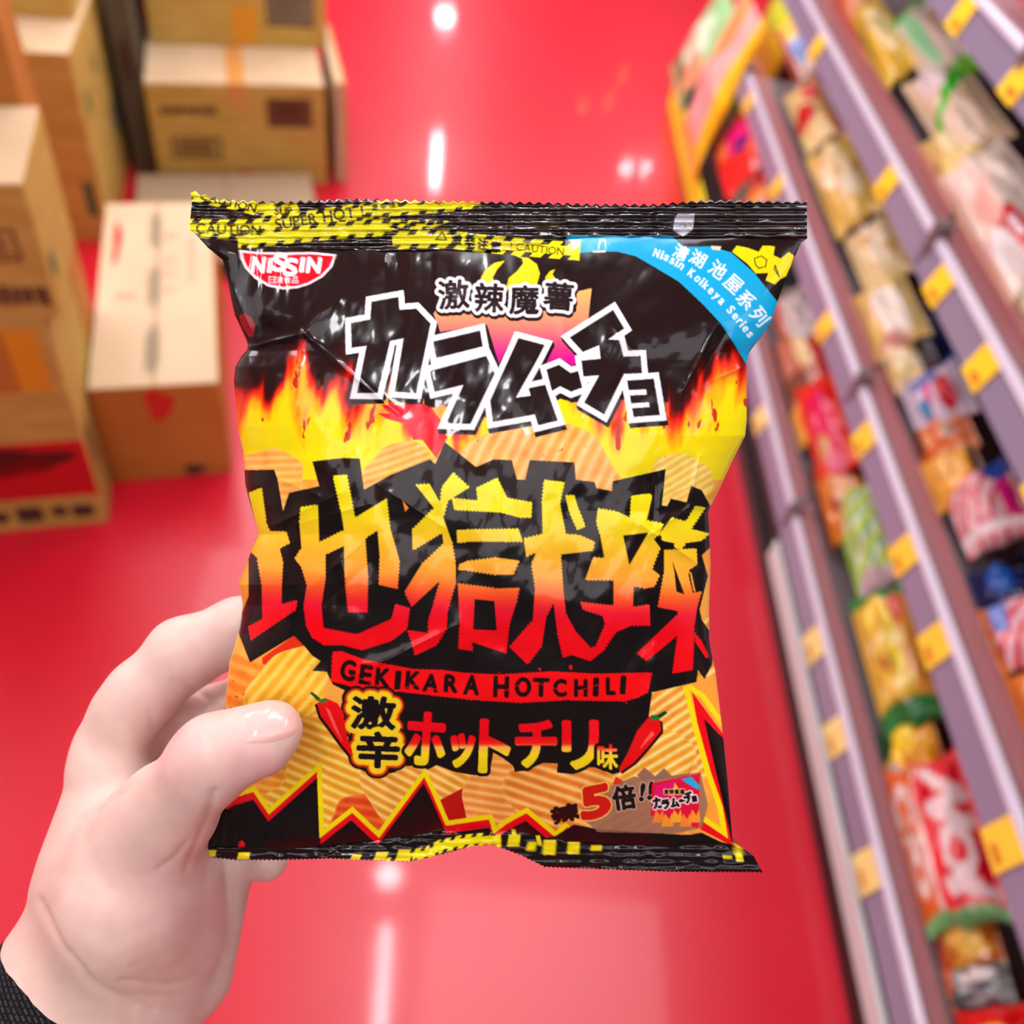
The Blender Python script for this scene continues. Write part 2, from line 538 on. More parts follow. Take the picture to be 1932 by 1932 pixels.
def shelf_unit(y0, y1, label, rows, yellow=None, a_end=None):
    r = empty('shelf_unit', (0.88, (y0 + y1) / 2, 0))
    ym = (y0 + y1) / 2
    hy = (y1 - y0) / 2
    bx = 0.88
    b = MB()
    b.box(1.12 - bx, 1.14 - bx, -hy, hy, 0.0, 1.9)
    b.build('back_panel', back_m, r)
    for s in (-1, 1):
        b = MB()
        b.box(1.08 - bx, 1.12 - bx, s * hy - (0.03 if s > 0 else 0), s * hy + (0.03 if s < 0 else 0), 0, 1.9)
        b.build('upright', shelf_m, r, 0.003)
    b = MB()
    b.box(X0 + .012 - bx, 1.08 - bx, -hy, hy, 0.0, 0.098)
    pe = hy if not yellow else min(hy, yellow[0] - ym - .002)
    if pe > -hy + .02:
        b.box(X0 - .002 - bx, X0 + .0125 - bx, -hy, pe, 0.0, 0.043)
    b.build('kick_base', kick_m, r)
    b = MB()
    if yellow:
        ya, yb = yellow[0] - ym, yellow[1] - ym
        b.box(X0 + .002 - bx, X0 + .010 - bx, ya, yb, 0.012, 0.112)
        o = b.build('base_strip', yellow_m, r, 0.001)
        o['label'] = 'yellow base strip with an orange band'
        b = MB()
        b.box(X0 + .0005 - bx, X0 + .0018 - bx, ya, yb, 0.066, 0.080)
        b.build('band', oband_m, o)
    else:
        b.box(X0 + .0 - bx, X0 + .010 - bx, -hy, hy, 0.044, 0.094)
        b.build('base_strip', steel_m, r, 0.002)
    full = hy
    for k in rows:
        z = DECKS[k]
        off = 0.0
        hy = full
        if k == 'A' and a_end:
            hy = (a_end - y0) / 2
            off = (y0 + a_end) / 2 - ym
        b = MB()
        b.box(X0 + .014 - bx, 1.10 - bx, off - hy + .002, off + hy - .002, z + .006, z + .018)
        sh = b.build('shelf', shelf_m, r, 0.002)
        c = MB()
        c.prism([(X0 - .004 - bx, z - .024), (X0 + .000 - bx, z - .026), (X0 + .012 - bx, z + .020), (X0 + .008 - bx, z + .022)],
                (off - hy + .003, off + hy - .003))
        ch = c.build('price_channel', chan_m, sh)
        c = MB()
        c.prism([(X0 + .004 - bx, z + .020), (X0 + .014 - bx, z + .021), (X0 + .016 - bx, z + .030), (X0 + .008 - bx, z + .029)],
                (off - hy + .003, off + hy - .003))
        c.build('channel_lip', lip_m, sh, 0.001)
        c = MB()
        c.box(X0 + .018 - bx, X0 + .021 - bx, off - hy + .008, off + hy - .008, z + .018, z + .072)
        c.build('front_guard', guard_m, sh)
        for s in (-1, 1):
            c = MB()
            c.box(X0 + .0 - bx, X0 + .026 - bx, off + s * hy - (.010 if s > 0 else -.001), off + s * hy + (.010 if s < 0 else -.001), z - .030, z + .050)
            c.build('end_cap', shelf_m, sh, 0.002)
    return tag(r, label, 'shop shelf', 'shelf bays along the aisle')


shelf_unit(-0.05, 1.205, 'nearest shelf bay with silver base strip right of the held bag', 'ABCD')
shelf_unit(1.207, 2.50, 'middle shelf bay behind the top right of the held bag', 'ABCD', (1.95, 2.498), 1.93)
shelf_unit(2.502, 3.45, 'farthest shelf bay at the top edge beside the red floor', '', (2.51, 3.445))

# price tags in the channels
tag_ms = {'A': mat('pale_tag', (240, 226, 140), 0.3), 'B': mat('amber_tag', (250, 214, 66), 0.3), 'D': mat('bright_tag', (255, 220, 50), 0.3)}
tag_ink = mat('tag_print', (200, 120, 40), 0.4)
PX = {'A': [(1440, 780), (1540, 1210), (1585, 1380), (1640, 1640)],
      'B': [(1413, 190), (1468, 348), (1555, 620), (1635, 820), (1710, 1040), (1770, 1210), (1885, 1600)],
      'C': [(1545, 80), (1667, 360), (1760, 560), (1835, 720), (1925, 985)],
      'D': [(1822, 10), (1922, 150)]}
ORD = ['farthest', 'second', 'third', 'fourth', 'fifth', 'sixth', 'nearest']
RN = {'A': 'lowest shelf', 'B': 'second shelf', 'C': 'third shelf', 'D': 'top shelf'}
for k in PX:
    n = len(PX[k])
    for i, (px, py) in enumerate(PX[k]):
        p = on_plane(px, py, (X0, 0, 0), np.array([1., 0, 0]))
        z = DECKS[k]
        b = MB()
        hw = 0.026 if k != 'A' else 0.030
        # clipped over the sloping channel
        b.prism([(-.0072, -.024), (-.0058, -.0245), (.0062, .0205), (.0048, .021)], (-hw, hw))
        b.face([(-.0061, -hw * .7, -.017), (-.0061, hw * .2, -.017), (-.0038, hw * .2, -.008), (-.0038, -hw * .7, -.008)], 1)
        o = b.build('price_tag', [tag_ms['A' if k == 'A' else ('D' if k in 'CD' else 'B')], tag_ink])
        o.location = (X0 - .0005, p[1], z)
        if n > 2:
            w = 'farthest' if i == 0 else ('nearest' if i == n - 1 else ORD[i] + ' farthest')
        else:
            w = ('farther', 'nearer')[i]
        tag(o, '%s yellow price tag along the edge of the %s' % (w, RN[k]), 'price tag', 'yellow price tags on the shelf edges')

# ------------------------------------------------------------------ snack pouches on the shelves
film_m = print_mat('snack_film', 0.22, 0.5, coat=0.4)


def paint(ops, s, t):
    """s across 0..1, t up 0..1 -> rgb 0..255"""
    c = np.zeros(s.shape + (3,))
    for op in ops:
        k = op[0]
        if k == 'base':
            c[:] = op[1]
        elif k == 'band':       # t0,t1,rgb, slant
            sl = op[4] if len(op) > 4 else 0
            tt = t + sl * (s - .5)
            c[(tt > op[1]) & (tt < op[2])] = op[3]
        elif k == 'vband':
            sl = op[4] if len(op) > 4 else 0
            ss = s + sl * (t - .5)
            c[(ss > op[1]) & (ss < op[2])] = op[3]
        elif k == 'blob':       # s,t,rs,rt,rgb
            n = fbm(s * 5 + op[1] * 9, t * 5 + op[2] * 7, 3, 2) - .5
            c[((s - op[1]) / op[3]) ** 2 + ((t - op[2]) / op[4]) ** 2 < 1 + n] = op[5]
        elif k == 'stripes':    # angle,freq,rgb,duty
            a = math.radians(op[1])
            c[((s * math.cos(a) + t * math.sin(a)) * op[2]) % 1 < op[4]] = op[3]
        elif k == 'mottle':     # freq, rgb, threshold, seed
            c[fbm(s * op[1], t * op[1], op[4], 3) > op[3]] = op[2]
        elif k == 'arc':        # letter-like curved stroke: s,t,r,width,a0,a1,rgb
            r = np.hypot(s - op[1], (t - op[2]))
            a = (np.degrees(np.arctan2(t - op[2], s - op[1])) - op[5]) % 360
            c[(np.abs(r - op[3]) < op[4]) & (a < (op[6] - op[5]))] = op[7]
        elif k == 'line':       # x0,y0,x1,y1,w,rgb
            ax, ay, bx, by, w, col = op[1:]
            dx, dy = bx - ax, by - ay
            u = np.clip(((s - ax) * dx + (t - ay) * dy) / (dx * dx + dy * dy), 0, 1)
            c[np.hypot(s - ax - u * dx, t - ay - u * dy) < w] = col
    return c


def pouch(label, W, H, T, ops, seed=0, name='snack_pouch', nr=40, nc=32, group=None, crumple=1.0):
    """a sealed pillow pouch: x across, z up, front towards -y; seals at top and bottom"""
    s, t = np.meshgrid(np.linspace(0, 1, nc), np.linspace(0, 1, nr))
    ease = np.clip(np.minimum(t, 1 - t) - .055, 0, 1)
    prof = np.clip(ease / .445, 0, 1) ** .55
    side = np.clip(1 - np.abs(2 * s - 1) ** 2.4, 0, 1) ** .6
    nz = (fbm(s * 4 + seed, t * 5, seed, 3) - .5) * crumple
    fold = (vnoise(s * 14 + seed * 3, t * 2.2, seed + 5) - .5) * np.exp(-ease / .12) * crumple
    relief = T / 2 * prof * side * (1 + .5 * nz) + T * .16 * fold * prof ** .5 * side + T * .25 * nz * prof * side
    pinch = 1 - .07 * np.sin(PI * np.clip(ease / .45, 0, 1)) + .02 * (vnoise(t * 9, t * 0, seed + 2) - .5)
    x = (s - .5) * W * pinch
    z = (t - .5) * H + .012 * H * (vnoise(s * 3 + seed, s * 0, seed) - .5)
    seal = np.where(ease <= 0, .0006 * np.sin(t * H * 2500), 0)
    front = np.stack([x, -relief - .0004 + seal, z], -1).reshape(-1, 3)
    back = np.stack([x, relief * .8 + .0004 + seal, z], -1).reshape(-1, 3)
    cf = lin(paint(ops, s, t)).reshape(-1, 3)
    v = np.concatenate([front, back])
    n = nr * nc
    q = np.concatenate([grid_quads(nr, nc, True), grid_quads(nr, nc, False, n)])
    a = np.arange(n).reshape(nr, nc)
    rim = np.concatenate([a[0, :], a[1:, -1], a[-1, -2::-1], a[-2:0:-1, 0]])
    rq = np.stack([rim, np.roll(rim, -1), np.roll(rim, -1) + n, rim + n], -1)
    q = np.concatenate([q, rq])
    me = np_mesh(name, v, q, np.concatenate([cf, cf]))
    bm = bmesh.new()
    bm.from_mesh(me)
    bmesh.ops.recalc_face_normals(bm, faces=bm.faces)
    bm.to_mesh(me)
    bm.free()
    o = link(name, me, None, [film_m])
    return tag(o, label, 'snack bag', group)


# every row of pouches leans back from the shelf front; a pouch is set on that sloping plane
ROWG = {'T': 'snack bags standing on the low yellow edged base','A': 'snack bags on the lowest shelf', 'B': 'snack bags on the second shelf', 'C': 'snack bags on the third shelf', 'D': 'snack bags on the top shelf'}


def row_pouch(row, cx, cy, hl, hw, label, ops, T=.05, roll=0.0, lift=0.0, slope=50, front=.066, seed=None, sideways=False, crumple=1.0, hm=None):
    """cx,cy pixel centre, hl half-extent along the shelf (px), hw half-extent across it (px)"""
    e = math.radians(slope)
    front = .012 if row == 'T' and front == .066 else front
    bot = np.array([X0 + front, 0, DECKS[row] + .022])
    up = np.array([math.cos(e), 0, math.sin(e)])
    nrm = np.array([-math.sin(e), 0, math.cos(e)])        # out of the slope, towards the aisle
    base = bot + nrm * (T * .45 + lift)
    p = on_plane(cx, cy, base, nrm)
    # pixel sizes -> sizes on the slope
    dir_px = np.array([1040 - cx, -880 - cy], float)
    dir_px /= np.linalg.norm(dir_px)
    per = np.array([-dir_px[1], dir_px[0]])
    q = on_plane(cx + dir_px[0] * hl, cy + dir_px[1] * hl, base, nrm)
    r = on_plane(cx + per[0] * hw, cy + per[1] * hw, base, nrm)
    W, H = 2 * np.linalg.norm(q - p), 2 * np.linalg.norm(r - p)
    hmax = {'T': .33, 'A': .34, 'B': .285, 'C': .255, 'D': .3}[row] if hm is None else hm
    W, H = min(W, .36), min(H, hmax)
    s_along = np.dot(p - base, up)
    if s_along < H / 2:                                    # keep the lower seal on the deck
        p = p + up * (H / 2 - s_along)
    if s_along + H / 2 > hmax and s_along > H / 2:
        p = p - up * (s_along - max(H / 2, hmax - H / 2))
    seed = int(cx * 7 + cy) % 991 if seed is None else seed
    if sideways:
        W, H = H, W
    o = pouch(label, W, H, T, ops, seed, group=ROWG[row], crumple=crumple)
    xax = Vector((0, -1, 0))
    zax = Vector(up)
    yax = zax.cross(xax)
    m = Matrix((xax, yax, zax)).transposed()
    # local -y must face nrm
    if (m @ Vector((0, -1, 0))).dot(Vector(nrm)) < 0:
        m = Matrix((-xax, -yax, zax)).transposed()
    m = m @ Matrix.Rotation(math.radians(roll + (90 if sideways else 0)), 3, 'Y')
    o.matrix_world = Matrix.Translation(Vector(p)) @ m.to_4x4()
    return o


RED, WHT, CRM, YEL, ORG, GRN, BLU, NVY, BLK, PNK, MAG, BRN = ((222, 24, 24), (238, 236, 232), (240, 226, 160), (246, 214, 30), (244, 150, 40),
    (40, 190, 40), (30, 90, 190), (12, 22, 60), (18, 16, 18), (244, 170, 180), (226, 24, 120), (150, 80, 40))

# lowest shelf, far to near
row_pouch('T', 1345, 52, 70, 40, 'pale green pouch farthest along the low base at the top edge', [('base', (150, 200, 140)), ('blob', .5, .5, .3, .3, (200, 232, 200)), ('band', .1, .25, (40, 120, 60)), ('blob', .8, .3, .25, .2, (220, 160, 120))], slope=70)
row_pouch('T', 1400, 62, 74, 66, 'large pink pouch with a yellow edge covering the second shelf edge', [('base', (246, 180, 176)), ('vband', .82, 1.2, (250, 206, 20)), ('band', 0, .16, (250, 190, 30)), ('blob', .3, .8, .2, .2, (240, 160, 90))], T=.07, slope=80, lift=.0, hm=.46)
row_pouch('T', 1340, 210, 85, 40, 'green pouch with a salmon printed panel above the yellow shelf base', [('base', (124, 170, 90)), ('blob', .5, .62, .24, .25, (228, 140, 110)), ('blob', .25, .7, .12, .2, (30, 110, 70)), ('band', .86, 1, (180, 220, 170)), ('blob', .4, .15, .35, .16, (186, 206, 150))], slope=66)
row_pouch('T', 1405, 275, 80, 44, 'red pouch with magenta patch left of the lilac shelf edge', [('base', (232, 34, 24)), ('blob', .4, .45, .2, .22, MAG), ('blob', .55, .5, .1, .16, (70, 20, 120)), ('blob', .7, .75, .2, .16, (250, 90, 40)), ('blob', .3, .15, .2, .12, (240, 130, 60))], slope=60)
row_pouch('T', 1425, 372, 34, 40, 'dark red pouch with a teal corner just above the bag seal', [('base', (190, 20, 30)), ('blob', .2, .3, .25, .3, (20, 110, 90)), ('blob', .7, .6, .2, .2, (240, 150, 60))], slope=55)
row_pouch('A', 1505, 608, 62, 38, 'crinkled silvery white pouch against the right edge of the held bag', [('base', (214, 208, 204)), ('mottle', 9, (170, 160, 156), .56, 4), ('band', 0, .2, (200, 70, 40)), ('blob', .8, .2, .2, .15, (180, 120, 60))], T=.055, crumple=2)
row_pouch('A', 1492, 702, 66, 48, 'reddish brown pouch with a cream window on the lowest shelf', [('base', (192, 120, 96)), ('band', .76, 1, (196, 50, 36)), ('blob', .35, .6, .3, .14, (232, 206, 140)), ('blob', .8, .3, .2, .3, (130, 76, 56)), ('band', .0, .12, (120, 60, 46))], T=.05)
row_pouch('A', 1568, 800, 92, 48, 'glossy scarlet pouch with magenta splash on the lowest shelf', [('base', (240, 40, 14)), ('blob', .55, .42, .38, .26, (230, 16, 96)), ('blob', .75, .3, .18, .16, (206, 150, 90)), ('blob', .9, .4, .1, .2, (236, 120, 150)), ('band', .88, 1, (250, 110, 20))], T=.06, lift=.012)
row_pouch('A', 1490, 815, 40, 26, 'small orange pouch beside the scarlet one', [('base', (244, 176, 70)), ('blob', .5, .5, .25, .2, (236, 120, 40)), ('band', .8, 1, (120, 50, 40))], T=.04)
row_pouch('A', 1585, 940, 78, 46, 'amber brown pouch behind the lime striped one', [('base', (222, 128, 40)), ('mottle', 5, (160, 60, 20), .55, 8), ('blob', .4, .7, .3, .2, (240, 190, 140)), ('band', .0, .14, (90, 36, 20))], T=.05)
row_pouch('A', 1637, 1012, 98, 50, 'lime and white striped pouch on the lowest shelf', [('base', (186, 226, 90)), ('stripes', 25, 5.5, (216, 240, 220), .34), ('stripes', 25, 5.5, (70, 190, 140), .12), ('band', .0, .10, (140, 210, 30)), ('blob', .95, .5, .1, .5, (210, 190, 200)), ('blob', .04, .2, .14, .24, (20, 150, 70))], T=.06)
row_pouch('A', 1690, 1235, 130, 62, 'yellow pouch with thick cream lettering shapes on the lowest shelf', [('base', (232, 190, 60)), ('band', .70, 1, (226, 160, 60)), ('vband', .86, 1.2, (30, 130, 60)), ('vband', -.2, .10, (24, 140, 60)), ('arc', .30, .45, .16, .055, 30, 330, (250, 226, 60)), ('line', .44, .2, .44, .72, .05, (255, 236, 150)), ('arc', .62, .45, .15, .055, 200, 520, (255, 232, 60)), ('line', .78, .2, .74, .7, .05, (255, 230, 120)), ('blob', .62, .4, .05, .05, (180, 30, 30)), ('blob', .2, .75, .12, .1, (240, 110, 90))], T=.07)
row_pouch('A', 1700, 1445, 72, 56, 'orange yellow pouch with a dark green corner on the lowest shelf', [('base', (236, 170, 40)), ('blob', .2, .4, .3, .25, (250, 220, 40)), ('blob', .1, .1, .3, .2, (20, 80, 40)), ('blob', .8, .2, .3, .25, (190, 190, 180)), ('mottle', 4, (210, 110, 20), .60, 3)], T=.05)
row_pouch('A', 1778, 1585, 158, 78, 'large red pouch with white brush strokes and an orange lower part', [('base', (232, 20, 44)), ('band', -.1, .34, (228, 110, 40), .1), ('band', .34, .40, (244, 222, 214), .1), ('vband', .93, 1.2, (120, 190, 120)),
    ('line', .12, .55, .28, .90, .05, (250, 226, 226)), ('line', .28, .90, .36, .55, .05, (250, 226, 226)), ('line', .36, .55, .46, .90, .05, (250, 226, 226)), ('arc', .62, .72, .13, .045, 0, 360, (250, 230, 230)), ('line', .80, .52, .86, .92, .045, (250, 226, 226)),
    ('arc', .28, .17, .12, .045, 20, 330, (240, 220, 210)), ('line', .46, .06, .52, .30, .04, (240, 220, 210)), ('arc', .68, .17, .1, .04, 0, 360, (240, 220, 210))], T=.075)
row_pouch('A', 1818, 1775, 60, 60, 'amber pouch half hidden below the large red pouch', [('base', (220, 160, 60)), ('mottle', 4, (190, 100, 30), .5, 9), ('blob', .6, .6, .24, .2, (242, 200, 90)), ('band', .0, .2, (210, 90, 50))], T=.045, lift=-.01)
row_pouch('A', 1830, 1865, 42, 62, 'grey and white pouch near the bottom right corner', [('base', (150, 160, 160)), ('blob', .3, .6, .2, .24, (226, 222, 220)), ('band', .0, .2, (230, 120, 70)), ('mottle', 5, (90, 96, 96), .56, 2)], T=.045)
row_pouch('A', 1900, 1965, 72, 84, 'bright red pouch with a yellow patch cut by the bottom right corner', [('base', (222, 18, 14)), ('blob', .5, .4, .2, .25, (246, 220, 20)), ('band', .86, 1, (236, 200, 180))], T=.06)

row_pouch('T', 1462, 62, 62, 44, 'tall yellow and green pouch between the pink pouch and the third shelf edge', [('base', (232, 200, 16)), ('blob', .5, .7, .3, .2, (190, 200, 50)), ('vband', -.1, .2, (60, 30, 24))], T=.05, slope=80, front=.12, hm=.62)
row_pouch('T', 1478, 150, 60, 36, 'dark maroon pouch behind the end of the second shelf', [('base', (110, 24, 26)), ('blob', .5, .6, .2, .2, (40, 22, 20))], T=.05, slope=80, front=.2, hm=.62)
# second shelf
row_pouch('B', 1506, 92, 62, 26, 'small white and blue pouch with a yellow side on the second shelf', [('base', (226, 204, 190)), ('blob', .6, .55, .25, .3, (120, 160, 220)), ('blob', .2, .5, .2, .4, (230, 196, 90)), ('band', .0, .2, (160, 60, 40))], T=.04)
row_pouch('B', 1530, 215, 58, 34, 'cream pouch with a red leaf shape on the second shelf', [('base', (238, 214, 140)), ('blob', .6, .3, .16, .36, (206, 14, 14)), ('blob', .25, .7, .2, .2, (232, 60, 30)), ('band', .85, 1, (200, 110, 60))], T=.045)
row_pouch('B', 1590, 345, 78, 48, 'puffy cream yellow pouch with pale dumpling shapes on the second shelf', [('base', (232, 206, 110)), ('blob', .3, .6, .2, .24, (246, 232, 176)), ('blob', .62, .62, .2, .24, (240, 230, 190)), ('blob', .5, .25, .24, .16, (250, 240, 200)), ('mottle', 6, (216, 180, 70), .62, 2)], T=.07, lift=.01)
row_pouch('B', 1655, 478, 60, 50, 'cream pouch with a navy corner on the second shelf', [('base', (240, 226, 170)), ('blob', .5, .6, .3, .24, (248, 238, 200)), ('blob', .02, .5, .16, .3, (24, 60, 160)), ('mottle', 5, (222, 190, 110), .60, 7)], T=.06)
row_pouch('B', 1668, 600, 66, 56, 'white topped cream pouch on the second shelf', [('base', (234, 214, 130)), ('blob', .6, .6, .36, .26, (250, 244, 226)), ('band', .0, .16, (210, 180, 90)), ('blob', .95, .4, .1, .3, (220, 160, 150))], T=.065, lift=.008)
row_pouch('B', 1752, 640, 74, 44, 'navy pouch with a bright cyan tip on the second shelf', [('base', (12, 20, 50)), ('blob', .10, .40, .10, .14, (30, 200, 245)), ('band', .7, 1, (16, 34, 90)), ('blob', .95, .75, .08, .16, (30, 110, 200))], T=.045, lift=.004, slope=44)
row_pouch('B', 1682, 700, 46, 40, 'pale cream pouch in front of the navy one', [('base', (242, 230, 186)), ('mottle', 5, (226, 204, 130), .56, 3), ('band', .0, .14, (150, 30, 40))], T=.05)
row_pouch('B', 1768, 752, 54, 62, 'white pouch with pink and blue lettering shapes on the second shelf', [('base', (214, 206, 226)), ('blob', .6, .7, .3, .14, (196, 16, 40)), ('band', .36, .48, (220, 30, 130), .3), ('blob', .7, .3, .2, .12, (40, 140, 190)), ('blob', .2, .4, .2, .25, (110, 130, 200))], T=.05)
row_pouch('B', 1782, 828, 40, 58, 'grey and orange pouch above a dark gap on the second shelf', [('base', (230, 150, 90)), ('blob', .5, .75, .3, .2, (180, 168, 150)), ('band', .0, .16, (90, 30, 20)), ('mottle', 5, (220, 110, 50), .60, 5)], T=.045)
row_pouch('B', 1772, 915, 50, 56, 'plain amber pouch under the pink striped one on the second shelf', [('base', (244, 180, 70)), ('blob', .4, .5, .3, .25, (250, 200, 110)), ('band', .86, 1, (60, 30, 30))], T=.05)
row_pouch('B', 1862, 958, 74, 70, 'pink and white striped pouch with a blue corner on the second shelf', [('base', (240, 196, 204)), ('stripes', 60, 6, (222, 50, 60), .26), ('blob', .5, .86, .3, .1, (214, 30, 130)), ('blob', .10, .85, .22, .2, (20, 70, 170)), ('vband', .80, .9, (250, 244, 246))], T=.06)
row_pouch('B', 1888, 1105, 44, 62, 'dark blue pouch with a white glint on the second shelf', [('base', (14, 30, 84)), ('blob', .5, .5, .3, .2, (20, 90, 180)), ('blob', .2, .8, .16, .2, (8, 10, 20))], T=.04, slope=44)
row_pouch('B', 1918, 1195, 66, 66, 'red and white pouch at the right border beside the second shelf edge', [('base', (240, 200, 210)), ('stripes', 50, 5, (224, 16, 50), .4), ('blob', .2, .3, .3, .2, (120, 150, 220)), ('band', .0, .16, (226, 130, 50))], T=.055)
row_pouch('B', 1935, 1330, 60, 66, 'orange pouch at the right border below the red and white one', [('base', (228, 130, 50)), ('blob', .4, .5, .3, .25, (246, 200, 120)), ('band', .8, 1, (40, 24, 24))], T=.05)

# third shelf
row_pouch('C', 1590, 62, 72, 34, 'orange red pouch at the far end of the third shelf', [('base', (206, 90, 44)), ('blob', .5, .6, .3, .3, (222, 150, 110)), ('mottle', 4, (190, 60, 26), .58, 6)], T=.045)
row_pouch('C', 1662, 75, 90, 40, 'mustard yellow pouch with a cream patch on the third shelf', [('base', (222, 190, 50)), ('blob', .5, .65, .3, .26, (244, 230, 160)), ('blob', .4, .2, .36, .16, (200, 170, 20))], T=.06)
row_pouch('C', 1768, 80, 96, 62, 'white pouch with bright green borders on the third shelf', [('base', (232, 228, 216)), ('vband', -.1, .16, (30, 200, 30)), ('vband', .86, 1.1, (120, 214, 60)), ('blob', .45, .3, .34, .16, (150, 240, 180)), ('blob', .4, .72, .2, .14, (200, 180, 150)), ('band', .92, 1, (60, 190, 40))], T=.06)
row_pouch('C', 1800, 205, 92, 64, 'white and cream pouch crossed by a green stripe on the third shelf', [('base', (230, 216, 178)), ('vband', .40, .56, (40, 220, 40), .55), ('blob', .22, .44, .18, .26, (240, 236, 240)), ('blob', .72, .5, .18, .3, (236, 224, 200)), ('blob', .1, .85, .14, .12, (30, 130, 30))], T=.06, lift=.008)
row_pouch('C', 1768, 330, 66, 62, 'chunky cream yellow pouch on the third shelf', [('base', (228, 204, 120)), ('blob', .35, .6, .25, .24, (246, 232, 170)), ('blob', .7, .4, .2, .3, (240, 220, 140)), ('mottle', 6, (200, 172, 80), .60, 1), ('band', .86, 1, (90, 80, 40))], T=.06)
row_pouch('C', 1872, 420, 128, 84, 'big white pouch with a red oval badge at the right border', [('base', (238, 232, 216)), ('blob', .72, .50, .14, .18, (200, 14, 24)), ('blob', .73, .53, .05, .06, (226, 210, 220)), ('blob', .4, .4, .26, .2, (240, 214, 200)), ('band', -.1, .10, (226, 214, 160)), ('blob', .8, .3, .16, .14, (226, 238, 238))], T=.08, lift=.014)
row_pouch('C', 1888, 612, 84, 60, 'cream and orange pouch at the right border on the third shelf', [('base', (234, 222, 180)), ('blob', .6, .6, .24, .2, (248, 200, 80)), ('blob', .3, .4, .2, .2, (248, 240, 220)), ('band', .0, .14, (150, 160, 120))], T=.06)
row_pouch('C', 1935, 740, 62, 46, 'teal and white pouch cut by the right border', [('base', (120, 196, 176)), ('blob', .5, .5, .3, .25, (220, 238, 230)), ('band', .86, 1, (90, 40, 30))], T=.05)
# top shelf
row_pouch('D', 1915, 22, 40, 40, 'red pouch peeking over the top shelf edge in the upper right corner', [('base', (196, 20, 36)), ('band', .4, .7, (226, 206, 200))], T=.045)


# ------------------------------------------------------------------ the snack bag held in the hand
SS = 2
CX0, CY0, CW, CH = 330, 335, 1220, 1340          # canvas window in reference pixels
canvas = np.zeros((CH * SS, CW * SS, 3), dtype=np.float32)
GX, GY = np.meshgrid(np.arange(CW * SS) / SS + CX0 + .25, np.arange(CH * SS) / SS + CY0 + .25)
GX = GX.astype(np.float32)
GY = GY.astype(np.float32)


def zm(ox, oy, k, pts):
    return [(ox + x / k, oy + y / k) for x, y in pts]


def Z1(p): return zm(340, 330, 3.864, p)
def Z2(p): return zm(740, 330, 3.864, p)
def Z3(p): return zm(1100, 330, 3.864, p)
def Z4(p): return zm(420, 780, 3.864, p)
def Z5(p): return zm(880, 780, 3.513, p)
def Z6(p): return zm(380, 1220, 3.513, p)
def Z7(p): return zm(900, 1220, 3.513, p)


def poly_edges(pts):
    p = np.asarray(pts, float)
    return np.stack([p, np.roll(p, -1, 0)], 1)


def mask_edges(E, pad=0.0):
    """even-odd fill of an edge set -> (slices, boolean mask)"""
    x0, y0 = E.reshape(-1, 2).min(0) - pad
    x1, y1 = E.reshape(-1, 2).max(0) + pad
    c0, c1 = max(0, int((x0 - CX0) * SS) - 1), min(CW * SS, int((x1 - CX0) * SS) + 2)
    r0, r1 = max(0, int((y0 - CY0) * SS) - 1), min(CH * SS, int((y1 - CY0) * SS) + 2)
    sl = (slice(r0, max(r0, r1)), slice(c0, max(c0, c1)))
    xs, ys = GX[sl], GY[sl]
    m = np.zeros(xs.shape, bool)
    if m.size == 0:
        return sl, m
    xr, yr = xs[0], ys[:, 0]
    for (ax, ay), (bx, by) in E:
        if ay == by:
            continue
        if ay > by:
            ax, ay, bx, by = bx, by, ax, ay
        i0, i1 = np.searchsorted(yr, [ay, by])
        if i0 >= i1:
            continue
        xc = ax + (yr[i0:i1] - ay) * (bx - ax) / (by - ay)
        m[i0:i1] ^= xr[None, :] > xc[:, None]
    return sl, m


def put(sl, m, col, a=1.0):
    sub = canvas[sl]
    if callable(col):
        c = col(GX[sl], GY[sl]).astype(np.float32)
        sub[m] = sub[m] * (1 - a) + c[m] * a
    else:
        sub[m] = sub[m] * (1 - a) + np.asarray(col, np.float32) * a


def fill(pts, col, a=1.0):
    sl, m = mask_edges(poly_edges(pts))
    put(sl, m, col, a)


def fill_hole(outer, holes, col):
    E = np.concatenate([poly_edges(outer)] + [poly_edges(h) for h in holes])
    sl, m = mask_edges(E)
    put(sl, m, col)


def furry(pts, amp=2.2, step=3.2, seed=0):
    """ragged little teeth along the outline of a brush letter"""
    out = []
    n = len(pts)
    for i in range(n):
        (ax, ay), (bx, by) = pts[i], pts[(i + 1) % n]
        L = math.hypot(bx - ax, by - ay)
        k = max(1, int(L / step))
        nx, ny = (by - ay) / max(L, 1e-6), -(bx - ax) / max(L, 1e-6)
        for j in range(k):
            u = j / k
            h = amp * (0.6 + .5 * math.sin(i * 3.1 + seed)) * (1 if j % 2 else -.3) if 0 < j else 0
            out.append((ax + (bx - ax) * u + nx * h, ay + (by - ay) * u + ny * h))
    return out


def dilate(m, r):
    """grow a mask by r reference pixels"""
    R = int(round(r * SS))
    out = m.copy()
    for dy in range(-R, R + 1):
        w = int(math.sqrt(R * R - dy * dy))
        src = m[max(0, -dy):m.shape[0] - max(0, dy)]
        if src.shape[0] == 0:
            continue
        c = np.cumsum(np.pad(src, ((0, 0), (w + 1, w))).astype(np.int32), 1)
        row = (c[:, 2 * w + 1:] - c[:, :-2 * w - 1]) > 0
        out[max(0, dy):m.shape[0] - max(0, -dy)] |= row[:, :m.shape[1]]
    return out


